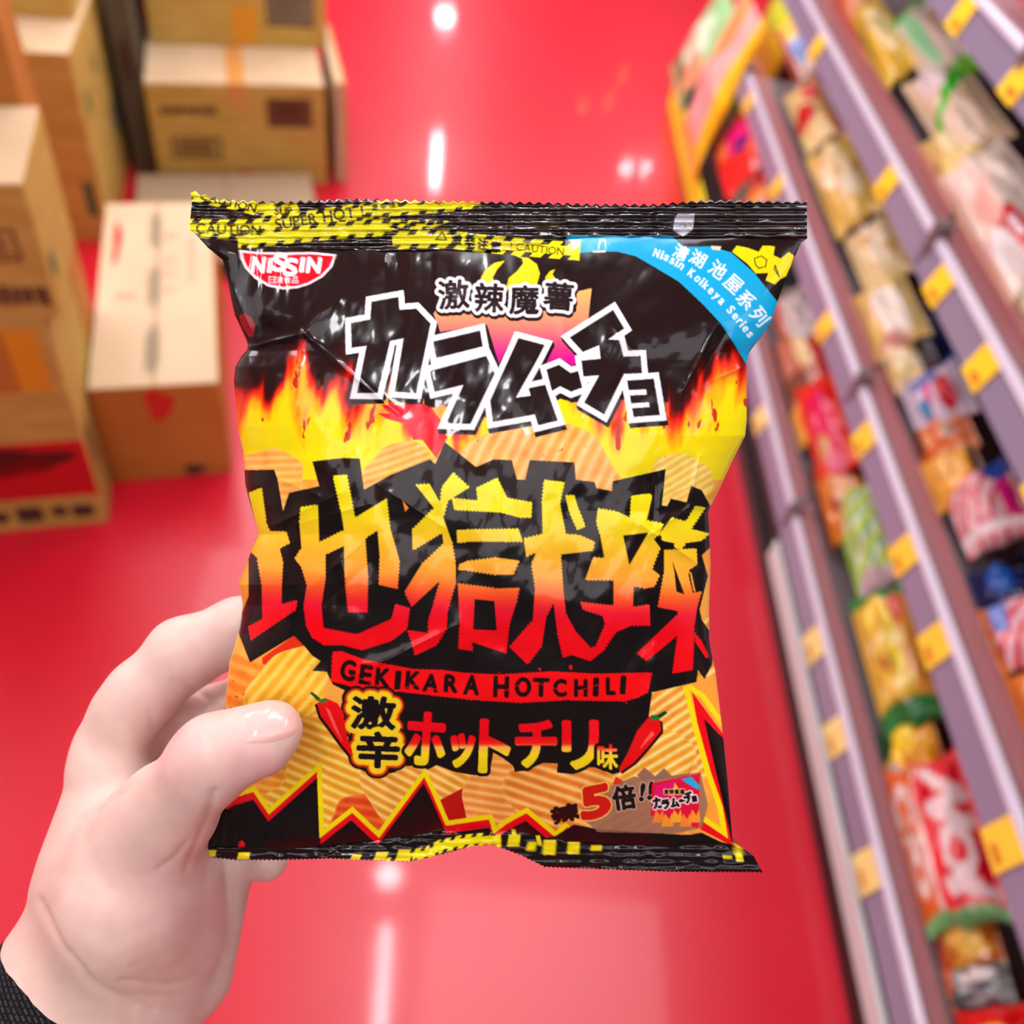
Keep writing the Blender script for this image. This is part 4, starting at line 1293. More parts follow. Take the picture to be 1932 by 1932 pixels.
# --- the five large outlined letters
KAR = [
    Z1([(1245, 1080), (1385, 1055), (1395, 925), (1590, 890), (1598, 985), (1720, 975), (1825, 1085), (1720, 1590), (1565, 1580), (1630, 1190), (1530, 1210),
        (1440, 1590), (1290, 1590), (1360, 1245), (1250, 1260)]),
    Z2([(300, 1215), (640, 1135), (660, 1250), (320, 1335)]),
    Z2([(275, 1430), (685, 1320), (745, 1450), (570, 1815), (395, 1810), (520, 1530), (310, 1580)]),
    Z2([(920, 1190), (1110, 1240), (1060, 1340), (900, 1625), (1010, 1610), (995, 1555), (1115, 1530), (1205, 1790), (1065, 1825), (1040, 1745), (735, 1800), (715, 1645)]),
    Z2([(1125, 1420), (1215, 1385), (1300, 1445), (1355, 1430), (1385, 1550), (1305, 1580), (1225, 1540), (1165, 1575)]),
    Z2([(1295, 1185), (1610, 985), (1690, 1120), (1570, 1200), (1655, 1205), (1685, 1325), (1810, 1320), (1820, 1445), (1690, 1450), (1545, 1745), (1400, 1660),
        (1510, 1460), (1395, 1470), (1380, 1355), (1520, 1340), (1510, 1240), (1390, 1290)]),
    Z3([(330, 1500), (515, 1485), (560, 1750), (370, 1765), (322, 1500)]),
]
for k in range(9):
    for p in KAR:
        stroke_poly(shift(p, .35 * k, 1.1 * k), 11.5, (16, 14, 15))
for p in KAR:
    stroke_poly(p, 11.5, (236, 246, 250))
    fill(p, (236, 246, 250))
for p in KAR:
    fill(p, BLACK)
fill(Z2([(1025, 1495), (1065, 1425), (1085, 1480)]), BLACK)
for q in (Z3([(335, 1570), (462, 1562), (466, 1602), (340, 1608)]), Z3([(350, 1665), (482, 1657), (486, 1692), (356, 1702)])):
    fill(q, (236, 246, 250))
stroke_poly(Z1([(1570, 1240), (1495, 1640)]), 1.2, BLACK, closed=False)

# --- cyan ribbon with its two lines of lettering
rib = Z2([(1262, 445), (1290, 490), (1365, 570)]) + Z3([(80, 562), (250, 560), (380, 592), (500, 660), (700, 780), (880, 950), (1000, 1080), (1100, 1230), (1195, 1390),
      (1300, 1400), (1500, 900), (1440, 930), (1415, 920), (1250, 715), (1080, 565), (930, 520), (740, 522), (640, 440), (300, 420), (-100, 420)])
fill(rib, (0, 178, 234))
for ch, cx, cy, r, s in [('\u6e05', 715, 565, 26, 104), ('\u6e56', 838, 610, 30, 108), ('\u6c60', 985, 690, 36, 116), ('\u5c4b', 1096, 795, 42, 120),
                         ('\u7cfb', 1190, 910, 47, 118), ('\u5217', 1288, 1030, 52, 118)]:
    x, y = Z3([(cx, cy)])[0]
    put_glyph(ch, x, y, s / 3.864 * 1.02, s / 3.864 * 1.02, (232, 250, 255), r, 1.1)
pts_ = np.array(Z3([(490, 560), (600, 600), (700, 655), (800, 730), (900, 815), (985, 900), (1070, 985), (1150, 1080), (1235, 1190)]))
seg = np.hypot(*np.diff(pts_, axis=0).T)
cum = np.concatenate([[0], np.cumsum(seg)])
txt = 'Nissin Koikeya Series'
pos = 4.0
wd = {'i': .42, ' ': .6, 'K': 1.15, 'S': 1.1, 'N': 1.15, 'r': .75, 's': .9, 'k': 1.0}
tot = sum(wd.get(c, 1.0) for c in txt)
for ch in txt:
    wch = wd.get(ch, 1.0) * (cum[-1] - 6) / tot
    d = pos + wch / 2
    x, y = np.interp(d, cum, pts_[:, 0]), np.interp(d, cum, pts_[:, 1])
    x2, y2 = np.interp(d + 3, cum, pts_[:, 0]), np.interp(d + 3, cum, pts_[:, 1])
    rr = math.degrees(math.atan2(y2 - y, x2 - x)) if (x2, y2) != (x, y) else 48
    up = ch in 'NKSk' or ch == 'i'
    hh = 15.5 if up else (15 if ch == 'y' else 11)
    off = -2 if up else (1.5 if ch == 'y' else 0)
    if ch != ' ':
        put_glyph(ch, x - off * math.sin(math.radians(rr)), y + off * math.cos(math.radians(rr)), wch * .62, hh, (232, 250, 255), rr, 1.0)
    pos += wch


# --- caution tape printed across both seals
def tape_strip(path, hw, phase=0.0, dash=34.0):
    P = np.array(path, float)
    q = []
    for s in (1, -1):
        row = []
        for i, p in enumerate(P):
            a, b = P[max(0, i - 1)], P[min(len(P) - 1, i + 1)]
            d = (b - a) / np.linalg.norm(b - a)
            row.append(p + np.array([-d[1], d[0]]) * hw * s)
        q += row if s == 1 else row[::-1]
    fill(q, YLW)
    cum = np.concatenate([[0], np.cumsum(np.hypot(*np.diff(P, axis=0).T))])
    d = phase
    while d < cum[-1]:
        for s in (1, -1):
            for u in (d,):
                c = np.array([np.interp(u, cum, P[:, 0]), np.interp(u, cum, P[:, 1])])
                c2 = np.array([np.interp(u + 2, cum, P[:, 0]), np.interp(u + 2, cum, P[:, 1])])
                t = (c2 - c)
                if np.linalg.norm(t) < 1e-6:
                    continue
                t /= np.linalg.norm(t)
                nn = np.array([-t[1], t[0]]) * s
                w = dash * .20
                o = c + nn * hw * .52
                e = c + nn * hw * 1.12
                sk = t * hw * .25 * s
                fill([o - t * w + sk, o + t * w + sk, e + t * w - sk, e - t * w - sk], (18, 18, 14))
        d += dash


fill([(340, 340), (1540, 340), (1540, 440), (1300, 446), (1050, 446), (900, 440), (340, 440)], BLACK)
tape_strip(Z1([(40, 120), (180, 150), (420, 200), (620, 250), (760, 270), (860, 230)]), 16, 8)
tape_strip(Z1([(-20, 385), (120, 390), (330, 395), (560, 390), (800, 350), (1080, 310), (1370, 265), (1660, 215), (1932, 185)]), 18, 2)
tape_strip(Z1([(420, 480), (800, 440), (1100, 410), (1500, 385), (1932, 390)]) + Z2([(0, 420), (300, 450)]), 16, 10)
tape_strip(Z2([(0, 480), (160, 470), (420, 470), (700, 505), (1000, 530), (1370, 560)]), 17, 4, 36)
tape_strip(Z2([(-200, 250), (0, 250), (300, 230), (640, 190)]), 13, 6)
DK = (52, 52, 10)
text_line('CAUTION', *Z1([(115, 425)])[0], 27, DK, 2, .3)
text_line('SUPER HOT !', *Z1([(700, 400)])[0], 29, DK, -9, .6)
text_line('CAUTION', *Z1([(140, 175)])[0], 24, DK, 14, .3)
text_line('SUP', *Z1([(690, 290)])[0], 20, DK, 0, .3)
for i, ch in enumerate('\u6fc0\u8f9b\u6ce8\u610f'):
    x, y = Z2([(470 + i * 95, 470 + i * 18)])[0]
    put_glyph(ch, x, y, 19, 20, (26, 26, 12), 6, 1.0)
    x, y = Z1([(1420 + i * 62, 235 - i * 9)])[0]
    put_glyph(ch, x, y, 12, 12, DK, -8, .3)
stroke_poly(Z2([(320, 470), (365, 415), (395, 475)]), 1.2, DK)
text_line('! CAUTION', *Z2([(860, 545)])[0], 20, DK, 6, .2)
# yellow tape piece in the right corner
fill(Z3([(1085, 560), (1120, 515), (1200, 530), (1280, 560), (1310, 515), (1400, 520), (1390, 580), (1440, 610), (1500, 560), (1540, 590), (1520, 660), (1480, 740), (1440, 760), (1400, 800),
         (1330, 770), (1350, 715), (1260, 720), (1200, 650)]), (246, 236, 10))
stroke_poly(Z3([(1250, 610), (1300, 590), (1340, 620), (1330, 670), (1280, 680), (1255, 650)]), .9, DK)
stroke_poly(Z3([(1395, 690), (1430, 740), (1400, 660)]), .9, DK)
fill(Z3([(1400, 555), (1430, 570), (1420, 600), (1390, 585)]), BLACK)
fill(Z3([(930, 515), (1010, 520), (1000, 550), (940, 545)]), (240, 226, 190))
fill(Z2([(1460, 553), (1558, 548), (1555, 566), (1462, 568)]), (240, 226, 190))
# OPEN marker
fill(Z3([(690, 282), (815, 282), (800, 402), (728, 450), (655, 405), (668, 320)]), (206, 220, 226))
fill(Z3([(690, 282), (815, 282), (810, 325), (672, 325)]), (176, 190, 200))
for i, ch in enumerate('OPEN'):
    x, y = Z3([(685 + i * 31, 362)])[0]
    put_glyph(ch, x, y, 6.2, 9.4, (120, 132, 140), 0, .25)
# bottom seal tape
fill(Z7([(200, 1270), (330, 1290), (500, 1270), (640, 1270), (800, 1290), (1400, 1245), (1680, 1310), (1932, 1400), (1932, 1600), (0, 1600), (0, 1330)]), BLACK)
for (cx, cy, w, h, sk) in [(60, 1372, 70, 50, 6), (280, 1388, 80, 50, 6), (1025, 1395, 64, 40, 10), (1190, 1390, 80, 60, 12), (1345, 1385, 100, 84, 14), (1240, 1412, 30, 30, 8)]:
    a, b = [(-w / 2 - sk, h / 2), (w / 2 - sk, h / 2)], [(w / 2 + sk, -h / 2), (-w / 2 + sk, -h / 2)]
    fill([Z6([(cx + px, cy + py)])[0] for px, py in a + b], (236, 226, 30))
tape_strip(Z6([(1395, 1390), (1500, 1370), (1600, 1320), (1750, 1290), (1932, 1275)]) + Z7([(60, 1290), (160, 1290)]), 13, 4, 20)
for (cx, cy, w, h, sk) in [(90, 1285, 90, 60, 8), (245, 1285, 80, 80, 6), (360, 1325, 60, 60, 10), (410, 1285, 30, 70, -8), (480, 1330, 84, 100, 4), (640, 1335, 80, 80, 4), (790, 1335, 74, 40, 4),
                           (245, 1235, 30, 50, -4), (1660, 1395, 60, 24, 0), (1735, 1380, 50, 90, -8), (1740, 1320, 60, 30, -10), (60, 1340, 120, 30, 0)]:
    a, b = [(-w / 2 - sk, h / 2), (w / 2 - sk, h / 2)], [(w / 2 + sk, -h / 2), (-w / 2 + sk, -h / 2)]
    fill([Z7([(cx + px, cy + py)])[0] for px, py in a + b], (236, 228, 20))
# red fleck on the left shoulder
fill(Z1([(425, 1030), (470, 1005), (520, 1040), (550, 1100), (530, 1180), (500, 1180), (450, 1110)]), (150, 22, 34))

can = canvas.reshape(CH, SS, CW, SS, 3).mean((1, 3))
del GX, GY


def sample(x, y):
    u = np.clip(x - CX0 - .5, 0, CW - 1.001)
    v = np.clip(y - CY0 - .5, 0, CH - 1.001)
    i, j = np.floor(v).astype(int), np.floor(u).astype(int)
    fv, fu = (v - i)[..., None], (u - j)[..., None]
    return (can[i, j] * (1 - fu) + can[i, j + 1] * fu) * (1 - fv) + (can[i + 1, j] * (1 - fu) + can[i + 1, j + 1] * fu) * fv


# outline of the bag, read off as curves
TOP = np.array([(359, 356), (381, 365), (420, 375), (480, 378), (537, 379), (658, 373), (740, 375), (832, 378), (911, 379), (1000, 380), (1128, 384), (1237, 384), (1322, 376), (1444, 377), (1522, 377)], float)
SEALB = np.array([(357, 440), (371, 444), (420, 452), (495, 464), (560, 468), (625, 470), (740, 473), (832, 470), (920, 476), (1000, 470), (1065, 448), (1200, 446), (1300, 448), (1523, 452)], float)
BSEAL = np.array([(391, 1599), (534, 1601), (622, 1598), (750, 1580), (850, 1566), (929, 1560), (1019, 1577), (1071, 1587), (1150, 1593), (1250, 1596), (1310, 1590), (1381, 1590), (1421, 1612)], float)
BOT = np.array([(397, 1619), (448, 1624), (534, 1624), (622, 1621), (693, 1624), (773, 1627), (835, 1613), (892, 1597), (929, 1595), (951, 1603), (985, 1616), (1028, 1637), (1128, 1641), (1270, 1646), (1439, 1647)], float)
LEFT = np.array([(355, 359), (382, 362), (413, 359), (433, 357), (444, 371), (467, 392), (490, 420), (521, 428), (563, 436), (594, 443), (622, 456), (648, 468), (661, 466), (671, 456), (692, 444), (718, 441),
                 (757, 445), (806, 448), (852, 459), (917, 463), (940, 469), (971, 478), (1008, 488), (1028, 478), (1049, 470), (1078, 459), (1103, 449), (1124, 455), (1142, 458), (1168, 455), (1194, 450),
                 (1225, 441), (1248, 433), (1305, 427), (1348, 424), (1430, 420), (1496, 414), (1510, 408), (1562, 388), (1596, 391), (1618, 397), (1660, 400)], float)
RIGHT = np.array([(355, 1522), (450, 1523), (457, 1512), (485, 1499), (532, 1480), (568, 1467), (607, 1455), (638, 1434), (664, 1414), (679, 1410), (692, 1409), (794, 1409), (822, 1406), (871, 1381), (922, 1358),
                  (965, 1336), (993, 1338), (1065, 1341), (1144, 1338), (1207, 1338), (1235, 1343), (1268, 1350), (1334, 1358), (1396, 1365), (1476, 1373), (1587, 1382), (1600, 1400), (1613, 1421), (1647, 1439)], float)


def cur(c, x):
    return np.interp(x, c[:, 0], c[:, 1])


def bag_depth(y):
    return 0.262 + (y - 450.0) / 1200.0 * 0.016


def seg_dist(x, y, a, b):
    dx, dy = b[0] - a[0], b[1] - a[1]
    u = np.clip(((x - a[0]) * dx + (y - a[1]) * dy) / (dx * dx + dy * dy), 0, 1)
    return np.hypot(x - a[0] - u * dx, y - a[1] - u * dy), u


CREASES = [((573, 628), (752, 782), .0011, 6), ((573, 628), (640, 560), .0010, 10), ((560, 700), (575, 630), .0012, 12), ((470, 655), (572, 630), .0016, 14),
           ((480, 640), (430, 520), .0012, 14), ((1290, 735), (1352, 612), .0012, 7), ((1302, 742), (1368, 630), -.0009, 7), ((1340, 720), (1408, 690), .0010, 9),
           ((1225, 1010), (1340, 930), .0010, 8), ((1210, 990), (1335, 1075), .0009, 8), ((1226, 700), (1160, 620), .0006, 14), ((1238, 880), (1232, 1000), -.0008, 7), ((700, 905), (860, 1010), .0006, 16),
           ((640, 1260), (820, 1230), .0006, 16), ((470, 880), (600, 935), .0008, 12), ((500, 1000), (640, 930), .0008, 12), ((640, 1050), (660, 1120), .0009, 10), ((640, 1290), (860, 1180), .0008, 10),
           ((560, 990), (700, 950), .0006, 12), ((1320, 860), (1300, 960), .0009, 8), ((700, 1010), (560, 1130), .0007, 14), ((600, 1150), (700, 1060), -.0006, 14)]


def relief(x, y, s, t):
    """height of the film towards the viewer, metres"""
    ease = np.minimum(t, 1 - t)
    prof = np.clip(np.sin(PI * np.clip(t, 0, 1)), 0, 1) ** .80
    side = np.clip(1 - np.abs(2 * s - 1) ** 2.6, 0, 1) ** .62
    h = .0215 * prof * side
    edge = np.clip(np.minimum(s, 1 - s) / .5, 0, 1)
    n1 = fbm(x / 120.0 + 3, y / 150.0, 71, 3) - .5
    n2 = fbm(x / 46.0, y / 60.0 + .4 * x / 46.0, 72, 3) - .5
    amp = .25 + .75 * np.exp(-edge / .25) + .6 * np.exp(-t / .10)
    h = h + side * prof ** .5 * (.0042 * n1 + .0022 * n2 * amp)
    # puckers running down from the top seal and up from the bottom one
    puck = vnoise(x / 26.0, y / 260.0, 73) - .5 + .5 * (vnoise(x / 11.0, y / 180.0, 74) - .5)
    left = .08 + .92 / (1 + np.exp((x - 790) / 45.0))
    h = h + .0030 * puck * np.where(t < .5, left, .6) * (np.exp(-t / .045) + .9 * np.exp(-(1 - t) / .04)) * np.clip(ease / .02, 0, 1)
    for a, b, am, w in CREASES:
        d, u = seg_dist(x, y, a, b)
        h = h + am * np.exp(-np.abs(d) / w) * np.sin(PI * np.clip(u, .08, .92)) ** .5
    # the thumb presses the lower left corner
    h = h - .0045 * np.exp(-(((x - 500) / 90.0) ** 2 + ((y - 1420) / 80.0) ** 2))
    # dent in the left shoulder
    h = h - .0018 * np.exp(-(((x - 520) / 50.0) ** 2 + ((y - 640) / 40.0) ** 2))
    return h


def panel_grid(nr, nc, ylo, yhi, tfun):
    s, t = np.meshgrid(np.linspace(0, 1, nc), np.linspace(0, 1, nr))
    x = 370 + s * 1000
    for _ in range(6):
        y = cur(ylo, x) * (1 - t) + cur(yhi, x) * t
        l, r = np.interp(y, LEFT[:, 0], LEFT[:, 1]), np.interp(y, RIGHT[:, 0], RIGHT[:, 1])
        x = l + (r - l) * s
    return x, y, s, t


bagc = cam_pts(940, 1580, .285)
bag = empty('snack_bag', tuple(bagc))
Binv = np.array(bagc)
seal_film = print_mat('seal_film', 0.20, 0.5, coat=0.6, coat_rough=0.06)
film = print_mat('bag_film', 0.22, 0.30, coat=0.30, coat_rough=0.05)
foil = mat('bag_back_film', (150, 146, 144), 0.22, metal=0.8)


def to_bag(p):
    return p.reshape(-1, 3) - Binv


# front of the pillow
x, y, s, t = panel_grid(760, 640, SEALB, BSEAL, None)
h = relief(x, y, s, t)
P = cam_pts(x, y, bag_depth(y) - h)
me = np_mesh('front_panel', to_bag(P), grid_quads(760, 640), lin(sample(x, y).reshape(-1, 3)))
fp = link('front_panel', me, bag, [film])
# back of the pillow
x, y, s, t = panel_grid(120, 100, SEALB, BSEAL, None)
hb = .015 * np.clip(np.sin(PI * t), 0, 1) ** .62 * np.clip(1 - np.abs(2 * s - 1) ** 2.6, 0, 1) ** .62
hb = hb * (1 - .75 * np.exp(-(((x - 460) / 200.0) ** 2 + ((y - 1400) / 230.0) ** 2)))
P = cam_pts(x, y, bag_depth(y) + hb + .0004)
link('back_panel', np_mesh('back_panel', to_bag(P), grid_quads(120, 100, True)), bag, [foil])


def seal_mesh(name, ylo, yhi, nr, nc, period, amp, at_top, ridge):
    x, y, s, t = panel_grid(nr, nc, ylo, yhi, None)
    tri = np.abs(((x / period) % 1) * 2 - 1) * amp
    w = np.clip(1 - t / .12, 0, 1) if at_top else np.clip((t - .8) / .2, 0, 1)
    yy = y + tri * w * (1 if at_top else -1)
    wav = .0011 * np.sin(x / 95.0 + .6) * (1 - t if at_top else t) + .0012 * (fbm(x / 60.0, y / 60.0, 81, 2) - .5)
    hh = ridge * np.sin(y * 2 * PI / 13.0) + wav + .0008 * (vnoise(x / 17.0, y / 9.0, 82) - .5)
    d = bag_depth(y) - hh
    f = cam_pts(x, yy, d)
    b = cam_pts(x, yy, d + .0005)
    n = nr * nc
    v = np.concatenate([to_bag(f), to_bag(b)])
    q = np.concatenate([grid_quads(nr, nc), grid_quads(nr, nc, True, n)])
    c = lin(sample(x, y).reshape(-1, 3))
    return link(name, np_mesh(name, v, q, np.concatenate([c, c])), bag, [seal_film if at_top else film])


seal_mesh('top_seal', TOP, SEALB, 58, 720, 18.0, 6.0, True, .00032)
seal_mesh('bottom_seal', BSEAL, BOT, 30, 640, 8.0, 3.0, False, .00012)
tag(bag, 'black snack bag with flame and potato chip print held up in the foreground', 'snack bag')


# ------------------------------------------------------------------ the hand and sleeve
def C3(x, y, z):
    """reference pixel + depth -> camera-space metres (x right, y down, z away)"""
    return np.array([(x - 966) * z / FPX, (y - 966) * z / FPX, z])


HS = 0.00115                                   # field step, metres
lo = np.array([-0.206, 0.010, 0.222])
hi = np.array([-0.055, 0.232, 0.372])
nn = np.ceil((hi - lo) / HS).astype(int)
ax = [lo[i] + HS * np.arange(nn[i]) for i in range(3)]
HX, HY, HZ = np.meshgrid(*ax, indexing='ij')
HX, HY, HZ = HX.astype(np.float32), HY.astype(np.float32), HZ.astype(np.float32)


def cone(a, ra, b, rb):
    """capsule whose radius runs from ra to rb; ends are (px,py,depth), radii in px"""
    A, B = C3(*a), C3(*b)
    ra, rb = ra * a[2] / FPX, rb * b[2] / FPX
    d = B - A
    t = np.clip(((HX - A[0]) * d[0] + (HY - A[1]) * d[1] + (HZ - A[2]) * d[2]) / np.dot(d, d), 0, 1)
    return np.sqrt((HX - A[0] - t * d[0]) ** 2 + (HY - A[1] - t * d[1]) ** 2 + (HZ - A[2] - t * d[2]) ** 2) - (ra + (rb - ra) * t)


def ell(c, rx, ry, rz, rot=0.0):
    """ellipsoid: radii px, px, metres, turned by rot degrees in the picture"""
    A = C3(*c)
    k = c[2] / FPX
    a = math.radians(rot)
    x, y, z = HX - A[0], HY - A[1], HZ - A[2]
    u, v = (x * math.cos(a) + y * math.sin(a)) / (rx * k), (-x * math.sin(a) + y * math.cos(a)) / (ry * k)
    w = z / rz
    k0 = np.sqrt(u * u + v * v + w * w)
    return (k0 - 1) * min(rx * k, ry * k, rz)


def smin(a, b, k):
    h = np.clip(.5 + .5 * (b - a) / k, 0, 1)
    return b + (a - b) * h - k * h * (1 - h)


# palm and wrist
F = cone((205, 1470, .302), 76, (215, 1640, .300), 118)
F = smin(F, cone((225, 1640, .300), 118, (255, 1770, .300), 150), .014)
F = smin(F, cone((235, 1760, .300), 158, (165, 1905, .298), 182), .014)
ARM = np.array([-.42, .70, -.55])
ARM = ARM / np.linalg.norm(ARM)
WR = C3(165, 1905, .298)
arm_end = WR + ARM * .060
ae = (arm_end[0] / arm_end[2] * FPX + 966, arm_end[1] / arm_end[2] * FPX + 966, arm_end[2])
F = smin(F, cone((165, 1905, .298), 180, ae, .0315 * FPX / ae[2]), .014)
# ball of the thumb
F = smin(F, ell((262, 1672, .282), 138, 168, .030, 12), .016)
F = smin(F, cone((268, 1595, .276), 104, (318, 1530, .268), 88), .007)
# heel of the little finger side, farther back and darker
F = smin(F, cone((405, 1625, .320), 74, (335, 1830, .310), 104), .0035)
# index finger: root at the knuckle, middle joint near the bag edge, tip behind the bag
F = smin(F, cone((208, 1392, .304), 56, (262, 1312, .302), 60), .011)
G1 = cone((240, 1345, .302), 57, (345, 1235, .304), 66)
G1 = smin(G1, cone((345, 1235, .304), 64, (452, 1190, .307), 60), .005)
G1 = smin(G1, cone((452, 1190, .307), 58, (560, 1215, .311), 50), .005)
F = smin(F, G1, .007)
# fingers behind the bag
for pts in ([(250, 1400, .312), (352, 1352, .322), (450, 1330, .320), (565, 1350, .318)],
            [(270, 1480, .318), (390, 1452, .330), (480, 1440, .326), (590, 1455, .322)],
            [(300, 1570, .320), (408, 1560, .330), (455, 1585, .326), (503, 1622, .318)]):
    rr = [54, 52, 48, 43] if pts[0][1] < 1550 else [54, 48, 44, 40]
    g = cone(pts[0], rr[0], pts[1], rr[1])
    for i in (1, 2):
        g = smin(g, cone(pts[i], rr[i], pts[i + 1], rr[i + 1]), .004)
    F = smin(F, g, .0045)
# thumb
T1 = cone((285, 1565, .270), 92, (385, 1452, .2545), 74)
T1 = smin(T1, cone((385, 1450, .2545), 74, (408, 1425, .2525), 72), .004)
T2 = cone((405, 1424, .2525), 70, (490, 1395, .2515), 61)
T2 = smin(T2, cone((490, 1395, .2515), 61, (520, 1374, .2515), 48), .006)
T1 = smin(T1, T2, .006)
F = smin(F, T1, .0055)
for f_ in (F[0], F[-1], F[:, 0], F[:, -1], F[:, :, 0], F[:, :, -1]):
    np.maximum(f_, np.float32(HS), out=f_)


def surface_nets(F):
    ins = F < 0
    sh = tuple(n - 1 for n in F.shape)
    off = [(i, j, k) for i in (0, 1) for j in (0, 1) for k in (0, 1)]

    def cn(A, o):
        return A[o[0]:o[0] + sh[0], o[1]:o[1] + sh[1], o[2]:o[2] + sh[2]]
    cnt = sum(cn(ins, o).astype(np.int8) for o in off)
    act = (cnt > 0) & (cnt < 8)
    ijk = np.argwhere(act)
    idx = -np.ones(sh, np.int64)
    idx[act] = np.arange(len(ijk))
    pos = np.zeros((len(ijk), 3))
    num = np.zeros(len(ijk))
    for a in off:
        for d in range(3):
            if a[d]:
                continue
            b = list(a)
            b[d] = 1
            fa = F[tuple((ijk + a).T)]
            fb = F[tuple((ijk + b).T)]
            m = (fa < 0) != (fb < 0)
            t = np.where(m, fa / np.where(m, fa - fb, 1), 0)
            p = np.repeat(np.array([a], float), len(ijk), 0)
            p[:, d] += t
            pos[m] += p[m]
            num[m] += 1
    pos = (ijk + pos / num[:, None]) * HS + lo
    quads = []
    for d in range(3):
        e = [1, 2] if d == 0 else ([2, 0] if d == 1 else [0, 1])
        A, B = np.swapaxes(ins, 0, d)[:-1], np.swapaxes(ins, 0, d)[1:]
        A, B = np.swapaxes(A, 0, d), np.swapaxes(B, 0, d)
        ch = A != B
        ii = np.argwhere(ch)
        ok = np.all(ii >= 1, 1)
        for c in range(3):
            ok &= ii[:, c] < sh[c]
        ii = ii[ok]
        flip = A[tuple(ii.T)]
        o1, o2 = np.zeros(3, int), np.zeros(3, int)
        o1[e[0]], o2[e[1]] = 1, 1
        q = np.stack([idx[tuple((ii - o1 - o2).T)], idx[tuple((ii - o2).T)], idx[tuple(ii.T)], idx[tuple((ii - o1).T)]], 1)
        q[~flip] = q[~flip][:, ::-1]
        quads.append(q)
    return pos, np.concatenate(quads)


V, Q = surface_nets(F)
# keep the one connected body
lab = np.arange(len(V))
while True:
    m_ = np.minimum.reduce([lab[Q[:, k]] for k in range(4)])
    new = lab.copy()
    for k in range(4):
        np.minimum.at(new, Q[:, k], m_)
    new = new[new]
    if np.array_equal(new, lab):
        break
    lab = new
main = np.bincount(lab).argmax()
keep = lab == main
remap = np.cumsum(keep) - 1
Q = remap[Q[keep[Q[:, 0]]]]
V = V[keep]
# light smoothing of the net
nb = np.zeros((len(V), 3))
for rep in range(3):
    nb[:] = 0
    deg = np.zeros(len(V))
    for a, b in ((0, 1), (1, 2), (2, 3), (3, 0)):
        np.add.at(nb, Q[:, a], V[Q[:, b]])
        np.add.at(deg, Q[:, a], 1)
    V = V * .5 + .5 * nb / deg[:, None]
# normals from the field gradient
gi = np.clip(((V - lo) / HS).round().astype(int), 1, nn - 2)
N = np.stack([F[gi[:, 0] + 1, gi[:, 1], gi[:, 2]] - F[gi[:, 0] - 1, gi[:, 1], gi[:, 2]],
              F[gi[:, 0], gi[:, 1] + 1, gi[:, 2]] - F[gi[:, 0], gi[:, 1] - 1, gi[:, 2]],
              F[gi[:, 0], gi[:, 1], gi[:, 2] + 1] - F[gi[:, 0], gi[:, 1], gi[:, 2] - 1]], 1)
N /= np.maximum(np.linalg.norm(N, axis=1), 1e-9)[:, None]
px_, py_ = V[:, 0] / V[:, 2] * FPX + 966, V[:, 1] / V[:, 2] * FPX + 966
front = np.clip(-N[:, 2] * 1.6, 0, 1)


def dist_path(pts):
    d = np.full(len(V), 1e9)
    for a, b in zip(pts[:-1], pts[1:]):
        dd, _ = seg_dist(px_, py_, a, b)
        d = np.minimum(d, dd)
    return d


disp = np.zeros(len(V))
# skin creases: (path px, depth m, width px, limit to depths below)
for pts, dep, w in [
    ([(340, 1368), (300, 1425), (235, 1490), (180, 1532)], .0010, 8),       # fold between thumb and palm
    ([(372, 1304), (398, 1322), (425, 1345)], .0010, 6), ([(328, 1285), (372, 1304)], .0007, 6),
    ([(405, 1492), (392, 1545), (372, 1592), (352, 1640)], .0010, 6), ([(352, 1590), (330, 1618), (300, 1640)], .0005, 6),
    ([(440, 1362), (444, 1392)], .0003, 4), ([(370, 1392), (366, 1420)], .0003, 4), ([(398, 1395), (410, 1430)], .0003, 4),
    ([(75, 1700), (110, 1775), (165, 1850), (250, 1900)], .0007, 8), ([(130, 1800), (190, 1868), (290, 1905)], .0005, 6),
    ([(230, 1850), (320, 1858), (380, 1840)], .0005, 6), ([(250, 1880), (340, 1882)], .0004, 6),
    ([(280, 1335), (295, 1385)], .0003, 6), ([(255, 1372), (310, 1402)], .0003, 6),
]:
    disp -= dep * np.exp(-(dist_path(pts) / w) ** 2)
# fine wrinkles over the ball of the thumb
wr = fbm((px_ * .5 + py_ * .86) / 9.0, (px_ * .86 - py_ * .5) / 70.0, 91, 3) - .5
disp += .0006 * wr * np.exp(-(((px_ - 330) / 110) ** 2 + ((py_ - 1740) / 120) ** 2))
disp += .0004 * (fbm(px_ / 40, py_ / 40, 92, 3) - .5)
V = V + N * (disp * front)[:, None]


def cam_to_world(v):
    return np.stack([v[:, 0], -v[:, 1], -v[:, 2]], 1) @ CAM_R.T + CAM_O


W = cam_to_world(V)
wrist = cam_to_world(np.array([WR + ARM * .03]))[0]
person = empty('person', tuple(wrist))

